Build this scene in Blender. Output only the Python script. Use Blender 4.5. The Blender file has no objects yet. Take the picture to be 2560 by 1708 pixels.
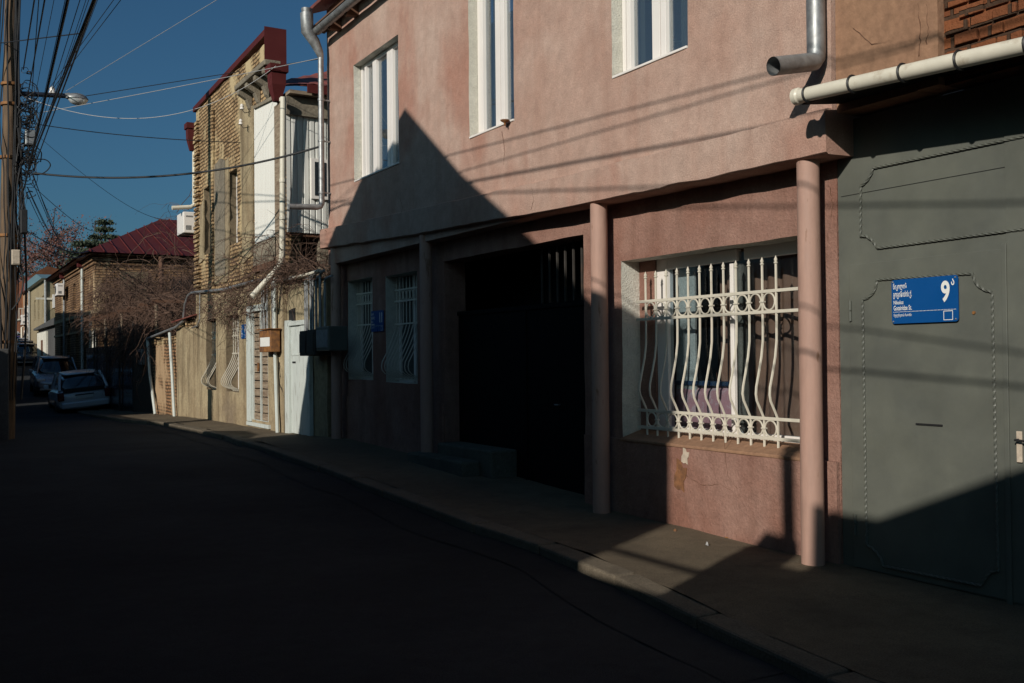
import bpy, bmesh, math, random
from mathutils import Vector, Matrix, noise
random.seed(7)
rad=math.radians
sc=bpy.context.scene; COL=sc.collection
# ---------------- camera (35 mm lens; X points into the houses on the right, Y runs up the street)
FX,IW,IH=2489.,2560,1708
TH,PT,RO=rad(30.4),rad(0.85),0.010
EYE=Vector((0,0,1.5))
FW=Vector((math.sin(TH)*math.cos(PT),math.cos(TH)*math.cos(PT),math.sin(PT)))
_r=Vector((math.cos(TH),-math.sin(TH),0)); _u=_r.cross(FW)
CR=_r*math.cos(RO)-_u*math.sin(RO); CU=CR.cross(FW)
cam=bpy.data.cameras.new('camera'); co=bpy.data.objects.new('camera',cam); COL.objects.link(co)
cam.sensor_width=36; cam.lens=FX/IW*36; cam.clip_end=2000; cam.clip_start=.05
m=Matrix((CR,CU,-FW)).transposed().to_4x4(); m.translation=EYE; co.matrix_world=m
sc.camera=co
# survey helpers: where a sight line meets a real wall plane
def ray(x,y): return FW+CR*((x-IW/2)/FX)-CU*((y-IH/2)/FX)
def PX(x,y,X): d=ray(x,y); return EYE+d*(X/d.x)
def PY(x,y,Y): d=ray(x,y); return EYE+d*(Y/d.y)
def YZ(x,y,X): p=PX(x,y,X); return p.y,p.z
# sun
AL,EL=rad(29),rad(23)
SUN=Vector((-math.cos(EL)*math.cos(AL),-math.cos(EL)*math.sin(AL),math.sin(EL)))
# ground height along the street
GP=[(-60,-.6),(0,-.05),(5,0),(7.6,.03),(11.35,.19),(14.6,.26),(17,.2),(22.7,.16),(29,0),(38,-.26),(46,.0),(60,.6),(75,1.26),(110,3.0),(150,4.4),(260,6)]
def gz(Y):
    for (a,b),(c,d) in zip(GP,GP[1:]):
        if Y<=c or c==260:
            t=min(max((Y-a)/(c-a),0),1); return b+(d-b)*t
# ---------------- objects
class MB:
    def __init__(s): s.v=[];s.f=[];s.m=[]
    def add(s,v,f,mi=0):
        n=len(s.v); s.v+=[Vector(p) for p in v]; s.f+=[tuple(i+n for i in q) for q in f]; s.m+=[mi]*len(f); return s
    def box(s,a,b,mi=0):
        x0,x1=sorted((a[0],b[0]));y0,y1=sorted((a[1],b[1]));z0,z1=sorted((a[2],b[2]))
        return s.add([(x0,y0,z0),(x1,y0,z0),(x1,y1,z0),(x0,y1,z0),(x0,y0,z1),(x1,y0,z1),(x1,y1,z1),(x0,y1,z1)],
          [(3,2,1,0),(4,5,6,7),(0,1,5,4),(1,2,6,5),(2,3,7,6),(3,0,4,7)],mi)
    def yz(s,X0,X1,pts,mi=0):   # outline in the street-wall plane, given thickness
        n=len(pts); v=[(X0,y,z) for y,z in pts]+[(X1,y,z) for y,z in pts]
        return s.add(v,[tuple(range(n)),tuple(range(2*n-1,n-1,-1))]+[(i,i+n,(i+1)%n+n,(i+1)%n) for i in range(n)],mi)
    def xz(s,Y0,Y1,pts,mi=0):
        n=len(pts); v=[(x,Y0,z) for x,z in pts]+[(x,Y1,z) for x,z in pts]
        return s.add(v,[tuple(range(n)),tuple(range(2*n-1,n-1,-1))]+[(i,i+n,(i+1)%n+n,(i+1)%n) for i in range(n)],mi)
    def tube(s,pts,r,n=6,cap=True,mi=0,closed=False,twist=0):
        pts=[Vector(p) for p in pts]; k=len(pts); R=r if isinstance(r,(list,tuple)) else [r]*k
        rings=[]; up=None
        for i,p in enumerate(pts):
            if closed: d=pts[(i+1)%k]-pts[i-1]
            else: d=pts[min(i+1,k-1)]-pts[max(i-1,0)]
            d.normalize()
            if up is None: up=d.orthogonal().normalized() if abs(d.z)>.95 else Vector((0,0,1))
            a=(up-d*up.dot(d))
            if a.length<1e-4: a=d.orthogonal()
            a.normalize(); b=d.cross(a); up=a
            rings.append([p+(a*math.cos(2*math.pi*j/n+twist*i)+b*math.sin(2*math.pi*j/n+twist*i))*R[i] for j in range(n)])
        v=[q for g in rings for q in g]; f=[]
        for i in range(k if closed else k-1):
            i2=(i+1)%k
            for j in range(n): f.append((i*n+j,i*n+(j+1)%n,i2*n+(j+1)%n,i2*n+j))
        if cap and not closed: f+=[tuple(range(n-1,-1,-1)),tuple((k-1)*n+j for j in range(n))]
        return s.add(v,f,mi)
    def lathe(s,prof,c,n=16,axis='z',mi=0):  # profile (r,h)
        v=[];f=[]
        for r,h in prof:
            for j in range(n):
                a=2*math.pi*j/n; x,y=r*math.cos(a),r*math.sin(a)
                p={'z':(x,y,h),'x':(h,x,y),'y':(x,h,y)}[axis]; v.append((p[0]+c[0],p[1]+c[1],p[2]+c[2]))
        k=len(prof)
        for i in range(k-1):
            for j in range(n): f.append((i*n+j,i*n+(j+1)%n,(i+1)*n+(j+1)%n,(i+1)*n+j))
        f+=[tuple(range(n-1,-1,-1)),tuple((k-1)*n+j for j in range(n))]
        return s.add(v,f,mi)
    def build(s,name,mat,parent=None,smooth=False,bevel=0,fix=True):
        me=bpy.data.meshes.new(name); off=parent['_loc'] if parent is not None else (0,0,0); off=Vector(off)
        me.from_pydata([tuple(p-off) for p in s.v],[],s.f)
        for mt in (mat if isinstance(mat,(list,tuple)) else [mat]): me.materials.append(mt)
        for p,mi in zip(me.polygons,s.m): p.material_index=mi; p.use_smooth=smooth
        if fix:
            bm=bmesh.new(); bm.from_mesh(me); bmesh.ops.recalc_face_normals(bm,faces=bm.faces); bm.to_mesh(me); bm.free()
        o=bpy.data.objects.new(name,me); COL.objects.link(o)
        if parent is not None: o.parent=parent
        o['_loc']=tuple(off)
        if bevel:
            b=o.modifiers.new('bevel','BEVEL'); b.width=bevel; b.segments=2; b.limit_method='ANGLE'; b.angle_limit=rad(40)
        if smooth:
            try: me.set_sharp_from_angle(angle=rad(40))
            except Exception: pass
        return o
def tag(o,label,cat,group=None):
    o['label']=label; o['category']=cat
    if group: o['group']=group
    return o
def thing(name,label,cat,loc,group=None):
    o=bpy.data.objects.new(name,None); o.empty_display_size=.2; COL.objects.link(o); o.location=loc; o['_loc']=tuple(loc)
    return tag(o,label,cat,group)
def struct(o): o['kind']='structure'; return o
def rel(o): return o
def dup(root,loc,label,group=None,rot=None):
    r=root.copy(); COL.objects.link(r); r.location=loc; r['label']=label
    if rot is not None: r.rotation_euler=rot
    if group: r['group']=group
    def rec(a,b):
        for ch in list(a.children):
            c=ch.copy(); COL.objects.link(c); c.parent=b; rec(ch,c)
    rec(root,r); return r
# ---------------- materials
MT={}
def newmat(name):
    m=bpy.data.materials.new(name); m.use_nodes=True; nt=m.node_tree; b=nt.nodes['Principled BSDF']; MT[name]=m
    return m,nt,b
class NT:
    def __init__(s,nt): s.nt=nt
    def n(s,t,**k):
        o=s.nt.nodes.new('ShaderNode'+t)
        for a,b in k.items(): setattr(o,a,b)
        return o
    def l(s,a,b): s.nt.links.new(a,b)
    def coord(s,scale=(1,1,1),loc=(0,0,0)):
        g=s.n('NewGeometry'); mp=s.n('Mapping'); mp.inputs['Scale'].default_value=scale; mp.inputs['Location'].default_value=loc; s.l(g.outputs['Position'],mp.inputs[0]); return mp.outputs[0]
    def noise(s,vec,sc,det=4,rough=.55,dist=0):
        o=s.n('TexNoise'); o.inputs['Scale'].default_value=sc; o.inputs['Detail'].default_value=det; o.inputs['Roughness'].default_value=rough; o.inputs['Distortion'].default_value=dist
        if vec is not None: s.l(vec,o.inputs['Vector'])
        return o.outputs[0]
    def ramp(s,fac,a,b,ca=(0,0,0),cb=(1,1,1)):
        o=s.n('ValToRGB'); e=o.color_ramp.elements; e[0].position=a; e[0].color=(*ca,1); e[1].position=b; e[1].color=(*cb,1); s.l(fac,o.inputs[0]); return o.outputs[0]
    def mix(s,f,a,b,mode='MIX'):
        o=s.n('MixRGB',blend_type=mode)
        for i,x in ((0,f),(1,a),(2,b)):
            if isinstance(x,(int,float)): o.inputs[i].default_value=x
            elif isinstance(x,tuple): o.inputs[i].default_value=(*x,1)
            else: s.l(x,o.inputs[i])
        return o.outputs[0]
    def bump(s,h,strength,dist,b,prev=None):
        o=s.n('Bump'); o.inputs['Strength'].default_value=strength; o.inputs['Distance'].default_value=dist; s.l(h,o.inputs['Height'])
        if prev: s.l(prev,o.inputs['Normal'])
        s.l(o.outputs[0],b.inputs['Normal']); return o.outputs[0]
def stucco(name,c1,c2,c3=None,grain=70,gs=.6,gd=.006,rough=.95,big=.7,streak=.5,speck=.25,patch=None,crack=0):
    m,nt,b=newmat(name); N=NT(nt); P=N.coord()
    f=N.ramp(N.noise(P,big,5,.6,.3),.35,.68); c=N.mix(f,c1,c2)
    st=N.ramp(N.noise(N.coord((3.2,3.2,.28)),1,5,.6),.5,.72)
    if c3: 
        fm=N.n('Math',operation='MULTIPLY'); N.l(st,fm.inputs[0]); fm.inputs[1].default_value=streak; c=N.mix(fm.outputs[0],c,c3)
    if patch:
        pf=N.ramp(N.noise(N.coord((1,1,.75),(3.1,7.7,1.3)),.55,4,.6,.3),.54,.66); fm=N.n('Math',operation='MULTIPLY'); N.l(pf,fm.inputs[0]); fm.inputs[1].default_value=.75; c=N.mix(fm.outputs[0],c,patch)
    fine=N.noise(P,grain,3,.7); sp=N.ramp(fine,.3,.7,(1-speck,)*3,(1+speck*.6,)*3); c=N.mix(1,c,sp,'MULTIPLY')
    md=N.ramp(N.noise(P,9,4,.6),.3,.75,(.86,.86,.86),(1.08,1.08,1.08)); c=N.mix(1,c,md,'MULTIPLY')
    N.l(c,b.inputs['Base Color']); b.inputs['Roughness'].default_value=rough; b.inputs['Specular IOR Level'].default_value=.2
    p=N.bump(N.noise(P,2.2,3),.5,.03,b)
    if crack:
        vo=N.n('TexVoronoi'); vo.feature='DISTANCE_TO_EDGE'; vo.inputs['Scale'].default_value=crack; wv=N.n('MixRGB'); wv.inputs[0].default_value=.12; N.l(P,wv.inputs[1]); nn=N.n('TexNoise'); nn.inputs['Scale'].default_value=2.5; N.l(P,nn.inputs['Vector']); N.l(nn.outputs[1],wv.inputs[2]); N.l(wv.outputs[0],vo.inputs['Vector']); ck=N.ramp(vo.outputs['Distance'],.004,.014,(.35,.35,.35),(1,1,1)); N.l(N.mix(1,c,ck,'MULTIPLY'),b.inputs['Base Color'])
    N.bump(fine,gs,gd,b,p); return m
def simple(name,c,rough=.5,metal=0,var=.15,sc=6,bump=0,spec=.5,c2=None,stretch=(1,1,1),lo=.4,hi=.65):
    m,nt,b=newmat(name); N=NT(nt); P=N.coord(stretch)
    nz=N.noise(P,sc,5,.6); k=N.ramp(nz,.25,.75,(1-var,)*3,(1+var*.5,)*3)
    base=c
    if c2: base=N.mix(N.ramp(N.noise(N.coord(stretch,(5,2,1)),sc*.6,6,.65),lo,hi),c,c2)
    N.l(N.mix(1,base,k,'MULTIPLY'),b.inputs['Base Color']); b.inputs['Metallic'].default_value=metal; b.inputs['Specular IOR Level'].default_value=spec
    r=N.ramp(nz,.3,.7,(max(rough-.08,.02),)*3,(min(rough+.08,1),)*3); N.l(r,b.inputs['Roughness'])
    if bump: N.bump(nz,bump,.01,b)
    return m
def brick(name,c1,c2,mort,bw=.26,bh=.085,ms=.012,plaster=None,pth=(.5,.56),bump=.9,dark=None):
    m,nt,b=newmat(name); N=NT(nt); g=N.n('NewGeometry'); sp=N.n('SeparateXYZ'); N.l(g.outputs['Position'],sp.inputs[0])
    ad=N.n('Math',operation='ADD'); N.l(sp.outputs[0],ad.inputs[0]); N.l(sp.outputs[1],ad.inputs[1])
    wob=N.noise(N.coord(),3,3); wm=N.n('Math',operation='MULTIPLY_ADD'); N.l(wob,wm.inputs[0]); wm.inputs[1].default_value=.06; N.l(sp.outputs[2],wm.inputs[2])
    cb=N.n('CombineXYZ'); N.l(ad.outputs[0],cb.inputs[0]); N.l(wm.outputs[0],cb.inputs[1])
    t=N.n('TexBrick'); t.inputs['Scale'].default_value=1; t.inputs['Brick Width'].default_value=bw; t.inputs['Row Height'].default_value=bh; t.inputs['Mortar Size'].default_value=ms; t.inputs['Mortar Smooth'].default_value=.35; t.inputs['Bias'].default_value=-.1
    t.inputs['Color1'].default_value=(*c1,1); t.inputs['Color2'].default_value=(*c2,1); t.inputs['Mortar'].default_value=(*mort,1); N.l(cb.outputs[0],t.inputs['Vector'])
    P=N.coord(); c=t.outputs[0]; dn=N.ramp(N.noise(P,1.1,6,.65),.35,.7,(.62,.6,.58),(1.12,1.1,1.06)); c=N.mix(1,c,dn,'MULTIPLY')
    inv=N.n('Math',operation='SUBTRACT'); inv.inputs[0].default_value=1; N.l(t.outputs[1],inv.inputs[1])
    rg=N.noise(P,26,4,.7); hm=N.n('Math',operation='MULTIPLY_ADD'); N.l(rg,hm.inputs[0]); hm.inputs[1].default_value=.8; N.l(inv.outputs[0],hm.inputs[2]); h=hm.outputs[0]
    if plaster:
        pf=N.ramp(N.noise(N.coord((1,1,.45),(1.7,3.3,0)),.8,5,.6,.4),*pth)
        c=N.mix(pf,c,plaster); h2=N.mix(pf,h,(1.7,1.7,1.7)); h=h2
    N.l(c,b.inputs['Base Color']); b.inputs['Roughness'].default_value=.95; b.inputs['Specular IOR Level'].default_value=.15
    N.bump(h,bump,.02,b); return m
def glassmat(name,tint=(.8,.86,.9),refl=.25,base=(.02,.03,.04),trans=.6,rough=.02):
    m,nt,b=newmat(name); N=NT(nt); nt.nodes.remove(b); out=nt.nodes['Material Output']
    tr=N.n('BsdfTransparent'); tr.inputs[0].default_value=(*tint,1); gl=N.n('BsdfGlossy'); gl.inputs['Roughness'].default_value=rough; gl.inputs[0].default_value=(1,1,1,1)
    df=N.n('BsdfDiffuse'); df.inputs[0].default_value=(*base,1); m1=N.n('MixShader'); m1.inputs[0].default_value=trans; N.l(df.outputs[0],m1.inputs[1]); N.l(tr.outputs[0],m1.inputs[2])
    fr=N.n('LayerWeight'); fr.inputs[0].default_value=.5; pw=N.n('Math',operation='POWER'); N.l(fr.outputs['Facing'],pw.inputs[0]); pw.inputs[1].default_value=4; ml=N.n('Math',operation='MULTIPLY_ADD'); N.l(pw.outputs[0],ml.inputs[0]); ml.inputs[1].default_value=.7; ml.inputs[2].default_value=refl
    wv=N.noise(N.coord(),1.3,1); bp=N.n('Bump'); bp.inputs['Strength'].default_value=.12; bp.inputs['Distance'].default_value=.02; N.l(wv,bp.inputs['Height']); N.l(bp.outputs[0],gl.inputs['Normal'])
    m2=N.n('MixShader'); N.l(ml.outputs[0],m2.inputs[0]); N.l(m1.outputs[0],m2.inputs[1]); N.l(gl.outputs[0],m2.inputs[2]); N.l(m2.outputs[0],out.inputs[0]); return m
M={}
M['pink']=stucco('pink_stucco',(.475,.345,.285),(.40,.25,.195),(.34,.19,.14),grain=75,gs=.8,gd=.008,streak=.45,speck=.2,patch=(.37,.185,.135))
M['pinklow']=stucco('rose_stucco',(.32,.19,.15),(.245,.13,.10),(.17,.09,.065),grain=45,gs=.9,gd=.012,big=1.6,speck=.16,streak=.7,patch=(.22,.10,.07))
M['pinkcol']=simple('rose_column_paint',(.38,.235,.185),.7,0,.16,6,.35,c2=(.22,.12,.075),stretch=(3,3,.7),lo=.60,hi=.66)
M['white_st']=stucco('white_stucco',(.7,.68,.6),(.6,.58,.5),None,grain=55,gs=1,gd=.014,speck=.15)
M['tan']=stucco('tan_plaster',(.33,.19,.115),(.26,.15,.095),(.20,.11,.075),grain=18,gs=.5,gd=.012,speck=.12,streak=.4)
M['cream']=stucco('cream_plaster',(.40,.325,.205),(.27,.205,.125),(.11,.08,.05),grain=22,gs=.6,gd=.012,big=1.6,streak=.9,speck=.25,patch=(.22,.17,.12))
M['cream2']=stucco('pale_plaster',(.34,.28,.175),(.27,.22,.14),(.16,.125,.085),grain=12,gs=.4,gd=.01)
M['grey_st']=stucco('grey_cement',(.26,.225,.17),(.18,.155,.12),(.12,.1,.08),grain=20,gs=.8,gd=.015)
M['brickw']=brick('weathered_brick',(.52,.37,.21),(.34,.22,.12),(.11,.075,.045),.23,.078,.018,plaster=(.46,.36,.21),pth=(.53,.6))
M['brickred']=brick('red_brick',(.23,.085,.038),(.17,.062,.03),(.075,.045,.03),.28,.10,.014,bump=1)
M['reveal']=stucco('dirty_darkened_reveal',(.22,.17,.11),(.15,.115,.075),(.10,.075,.05),grain=20)  # dirty plaster, toned darker than the wall so the recesses read deep
M['brick3']=brick('old_tan_brick',(.30,.19,.11),(.19,.11,.06),(.07,.045,.03),.3,.11,.022,plaster=(.42,.31,.19),pth=(.58,.66))
M['brickfar']=brick('far_red_brick',(.22,.085,.04),(.17,.065,.035),(.12,.07,.05),.3,.1,.012)
M['rubble']=brick('rubble_brick',(.42,.24,.13),(.30,.16,.09),(.1,.07,.045),.16,.085,.022,plaster=(.36,.25,.15),pth=(.5,.57),bump=1)
M['gate']=simple('grey_green_paint',(.118,.124,.104),.45,0,.14,3,.08,c2=(.094,.10,.088),spec=.35)
_m=M['gate'].node_tree; _N=NT(_m); _b=_m.nodes['Principled BSDF']; _q=_b.inputs['Normal'].links[0].from_socket; _N.bump(_N.noise(_N.coord((1,1,.6)),1.6,2),.35,.02,_b,_q)
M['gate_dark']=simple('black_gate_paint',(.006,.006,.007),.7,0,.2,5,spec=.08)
M['whitep']=simple('white_frame',(.74,.70,.66),.35,0,.04,4)
M['whitem']=simple('white_grille_paint',(.58,.54,.45),.45,0,.12,12,c2=(.35,.25,.16),lo=.66,hi=.72)
M['lightblue']=simple('pale_door_paint',(.52,.56,.53),.55,0,.12,5,c2=(.3,.3,.27),stretch=(4,4,1),lo=.55,hi=.7)
M['galv']=simple('galvanised_steel',(.36,.37,.37),.5,.6,.25,14,.1,c2=(.25,.25,.25))
M['rusty']=simple('rusty_box',(.30,.13,.035),.75,.1,.4,14,.3,c2=(.13,.06,.03))
M['pvc']=simple('cream_pipe',(.62,.58,.48),.45,0,.08,9,c2=(.40,.33,.24),lo=.58,hi=.75)
M['black']=simple('black_rubber',(.012,.012,.013),.55,0,.2,10)
M['cable']=simple('cable_black',(.014,.014,.016),.6,0,.2,10)
M['cablew']=simple('cable_white',(.30,.30,.30),.5,0,.1,10)
M['blue']=simple('blue_enamel',(.004,.065,.23),.35,0,.06,5,spec=.4)
M['signwhite']=simple('sign_white',(.72,.72,.68),.5,0,.03,5)
M['wood']=simple('grey_wood',(.30,.235,.165),.85,0,.35,3,.4,c2=(.17,.115,.075),stretch=(2,2,14))
M['beam']=simple('brown_beam',(.13,.062,.035),.8,0,.3,5,.3)
M['pole']=simple('pole_wood',(.16,.10,.055),.85,0,.4,3,.5,c2=(.06,.038,.024),stretch=(7,7,.7))
M['roofred']=simple('dark_red_sheet',(.085,.015,.014),.6,0,.2,2,spec=.25,c2=(.08,.014,.013))
M['roofold']=simple('old_red_sheet',(.22,.06,.045),.6,0,.25,3,c2=(.12,.04,.03))
M['siding']=simple('white_siding',(.66,.66,.62),.5,0,.06,3,stretch=(1,1,.3))
M['panel']=simple('white_panel',(.78,.76,.70),.55,0,.05,2,stretch=(6,6,.4))
M['asphalt']=stucco('asphalt',(.038,.039,.040),(.018,.018,.019),(.026,.027,.028),grain=120,gs=.8,gd=.006,speck=.4,big=.35)
M['walk']=stucco('pavement_asphalt',(.175,.138,.092),(.115,.092,.064),(.085,.068,.05),grain=110,gs=.9,gd=.007,speck=.4,big=.8)
M['kerb']=stucco('kerb_stone',(.175,.145,.105),(.13,.108,.08),None,grain=70,gs=.8,gd=.008,speck=.35,big=1.5)
M['conc']=stucco('step_concrete',(.12,.125,.10),(.09,.09,.075),None,grain=60,gs=.9,gd=.01,speck=.3,big=2)
M['soil']=stucco('earth',(.09,.07,.05),(.06,.05,.035),None,grain=30,gs=.9,gd=.02)
M['glass']=glassmat('window_glass',refl=.18,trans=.75)
M['glassd']=glassmat('dark_glass',refl=.1,trans=.3)
M['glassup']=glassmat('upper_glass',refl=.22,base=(.12,.14,.15),trans=.8)
M['carglass']=glassmat('car_glass',refl=.12,trans=.15,base=(.01,.012,.015))
M['curt']=simple('beige_curtain',(.22,.215,.165),.9,0,.1,3)
M['brown']=simple('brown_curtain',(.34,.17,.10),.85,0,.15,4,c2=(.27,.13,.08))
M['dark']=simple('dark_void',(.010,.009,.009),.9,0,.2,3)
M['lilac']=simple('lilac_cloth',(.60,.28,.28),.85,0,.1,16,c2=(.70,.48,.46),lo=.5,hi=.62)
M['vine']=simple('vine_bark',(.10,.056,.036),.9,0,.4,9,c2=(.09,.05,.035))
M['bark']=simple('tree_bark',(.12,.08,.06),.9,0,.3,5,.3)
M['rleaf']=simple('russet_leaf',(.16,.065,.05),.8,0,.35,2)
M['needle']=simple('cedar_needles',(.032,.05,.028),.8,0,.4,2,c2=(.055,.07,.035))
M['blueroof']=simple('blue_tin',(.13,.22,.26),.5,.1,.2,4)
M['carwhite']=simple('car_pearl',(.60,.62,.64),.22,.1,.03,2)
M['carsilver']=simple('car_silver',(.36,.38,.41),.25,.5,.03,2)
M['cardark']=simple('car_dark',(.03,.035,.05),.2,.3,.05,2)
M['carblue']=simple('car_blue',(.01,.03,.22),.2,.3,.05,2)
M['carlamp']=simple('lamp_glass',(.6,.62,.62),.1,.3,.1,9)
M['tail']=simple('tail_lamp',(.10,.010,.012),.2,0,.2,9)
M['tan_wall_far']=stucco('peach_plaster',(.40,.27,.18),(.33,.22,.15),(.2,.14,.1),grain=8)
M['rust_stain']=simple('exposed_plaster',(.25,.11,.045),.95,0,.4,20,.6,c2=(.13,.06,.03))
M['boxdark']=simple('dark_meter_box',(.055,.05,.045),.75,0,.4,9,.1,spec=.2,c2=(.10,.06,.04),lo=.55,hi=.7)
M['deskwhite']=simple('paper_white',(.6,.6,.58),.7,0,.1,10)
M['chalk']=simple('bare_lime',(.5,.42,.33),.95,0,.3,20,.5)
M['woodgate']=simple('brown_gate',(.085,.06,.04),.8,0,.3,4,.2,stretch=(2,2,.4))
SKY,SUNE,EXPO=.045,4.0,0.0
def lerp_t(T,Y):
    for (a,b),(c,d) in zip(T,T[1:]):
        if Y<=c: return b+(d-b)*min(max((Y-a)/(c-a),0),1)
    return T[-1][1]
XRT=[(-20,5.6),(30,5.5),(44,5.95),(59,6.1),(73,6.9),(100,8.2),(150,11.5),(260,18)]
KXT=[(-20,3.5),(3.2,3.62),(4.0,3.72),(5,3.92),(6.2,4.12),(11,4.08),(15,4.1),(17.3,4.35),(21.7,4.33),(24.3,4.0),(32,4.1),(44,4.9),(59,5.1),(73,5.9),(100,7.2),(150,10.5),(260,17)]
XR=lambda Y:lerp_t(XRT,Y); KX=lambda Y:lerp_t(KXT,Y)
def frange(a,b,s):
    o=[];x=a
    while x<b-1e-6: o.append(x); x+=s
    return o+[b]
def strip(name,mat,ys,xf0,xf1,zf,nx=6,jit=.006):
    mb=MB(); v=[]
    for Y in ys:
        a,b=xf0(Y),xf1(Y)
        for i in range(nx+1):
            X=a+(b-a)*i/nx; v.append((X,Y,zf(Y)+noise.noise(Vector((X*1.3,Y*1.3,0)))*jit*2+noise.noise(Vector((X*5,Y*5,3)))*jit))
    n=nx+1; mb.add(v,[(j*n+i,j*n+i+1,(j+1)*n+i+1,(j+1)*n+i) for j in range(len(ys)-1) for i in range(nx)])
    o=mb.build(name,mat,smooth=True); return struct(o)
ysn=frange(-12,34,.2)+frange(35,260,2.5)[0:]
strip('ground',M['soil'],[-400,-60]+frange(-40,260,5)+[500,900],lambda Y:-500,lambda Y:500,lambda Y:gz(Y)-.3,2,0)
strip('road',M['asphalt'],ysn,lambda Y:min(-1.5,-1.5),lambda Y:KX(Y)+.12,lambda Y:gz(Y)-.075,24,.007)
strip('pavement',M['walk'],ysn,lambda Y:KX(Y)+.17,lambda Y:XR(Y)+.6 if Y>30 else 5.95,lambda Y:gz(Y)+.004,10,.006)
# kerb of separate worn stones, laid as one run
mb=MB(); y=-8
while y<60:
    L=random.uniform(.8,1.25); e=.008; a=KX(y+e); b=KX(y+L-e); j=random.uniform(-.015,.015); h=random.uniform(-.012,.008)
    vs=[]
    for (X,Y) in ((a+j,y+e),(a+.2+j,y+e),(b+.2+j,y+L-e),(b+j,y+L-e)): vs.append((X,Y))
    mb.add([(X,Y,gz(Y)-.3) for X,Y in vs]+[(X,Y,gz(Y)+.004+h*.6) for X,Y in vs],[(3,2,1,0),(4,5,6,7),(0,1,5,4),(1,2,6,5),(2,3,7,6),(3,0,4,7)])
    y+=L
struct(mb.build('kerb',M['kerb'],bevel=.02))
# asphalt seam patch beside the kerb
strip('gutter_strip',M['asphalt'],frange(3.6,24,.25),lambda Y:KX(Y)-.42+.05*math.sin(Y*2.1),lambda Y:KX(Y)+.02,lambda Y:gz(Y)-.070,3,.006)
# ---------------- wall builder
def nz3(p,s,k): return Vector((noise.noise(Vector(p)*s+Vector((k,0,0))),noise.noise(Vector(p)*s+Vector((0,k,9))),noise.noise(Vector(p)*s+Vector((5,2,k)))))
def wall(mb,X,T,y0,y1,z0,z1,holes=(),step=.22,jit=.007,mi=0,zt=None,cut=None):
    def cuts(a,b,ed):
        e=sorted({round(t,4) for t in [a,b]+[q for q in ed if a<q<b]}); o=[]
        for p,q in zip(e,e[1:]):
            n=max(1,int(round((q-p)/step))); o+=[p+(q-p)*i/n for i in range(n)]
        return o+[e[-1]]
    ys=cuts(y0,y1,[q for h in holes for q in h[:2]]); zs=cuts(z0,z1,[q for h in holes for q in h[2:4]])
    def solid(i,j):
        if i<0 or j<0 or i>=len(ys)-1 or j>=len(zs)-1: return None
        cy=(ys[i]+ys[i+1])/2; cz=(zs[j]+zs[j+1])/2
        for h in holes:
            if h[0]<cy<h[1] and h[2]<cz<h[3]: return h[4] if len(h)>4 else mi
        return True
    idx={}; V=[];F=[];Mi=[]
    def vid(i,j,s):
        k=(i,j,s)
        if k not in idx:
            p=Vector((X+(T if s else 0),ys[i],zs[j])); d=nz3((X,ys[i],zs[j]),3.1,1)*jit
            if s: d=Vector((0,d.y,d.z))
            if i in (0,len(ys)-1): d.y*=.6
            idx[k]=len(V); V.append(p+d)
        return idx[k]
    for i in range(len(ys)-1):
        for j in range(len(zs)-1):
            if solid(i,j) is not True: continue
            F.append((vid(i,j,0),vid(i,j+1,0),vid(i+1,j+1,0),vid(i+1,j,0)));Mi.append(mi)
            F.append((vid(i,j,1),vid(i+1,j,1),vid(i+1,j+1,1),vid(i,j+1,1)));Mi.append(mi)
            for di,dj,a,b in ((-1,0,(i,j),(i,j+1)),(1,0,(i+1,j),(i+1,j+1)),(0,-1,(i,j),(i+1,j)),(0,1,(i,j+1),(i+1,j+1))):
                s=solid(i+di,j+dj)
                if s is True: continue
                F.append((vid(*a,0),vid(*b,0),vid(*b,1),vid(*a,1))); Mi.append(mi if s is None else s)
    n=len(mb.v); mb.v+=V; mb.f+=[tuple(q+n for q in f) for f in F]; mb.m+=Mi
    return mb
def rect(x0,y0,x1,y1,X):   # opening from its top-left / bottom-right sight lines
    a=YZ(x0,y0,X); b=YZ(x1,y1,X); return b[0],a[0],b[1],a[1]
# ================= PINK HOUSE
PH=thing('pink_house','two storey pink stucco house with round columns and white framed windows','house',(5.6,10,.1))
XU,XL=5.39,5.60
W1=(12.1,13.70,4.07,5.79); W2=(9.09,10.11,4.01,5.76); W3=(6.28,7.33,4.02,5.76)
mb=MB(); wall(mb,XU,.3,4.785,14.82,2.95,6.95,[W1+(1,),W2+(1,),W3+(1,)],.2,.006)
mb.build('upper_wall',[M['pink'],M['white_st']],PH,smooth=True)
mb=MB(); mb.box((XU+.31,4.79,3.25),(13,4.99,6.95)); mb.box((XU+.31,14.6,-.4),(13,14.81,6.95)); mb.box((12.8,5,-.4),(13,14.59,6.95)); mb.box((XL+.31,4.8,-.4),(12.79,5,3.24)); mb.build('side_wall',M['pink'],PH)
mb=MB(); mb.box((XU+.31,5,3.3),(12.79,14.59,3.45)); mb.build('floor_slab',M['dark'],PH)
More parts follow.
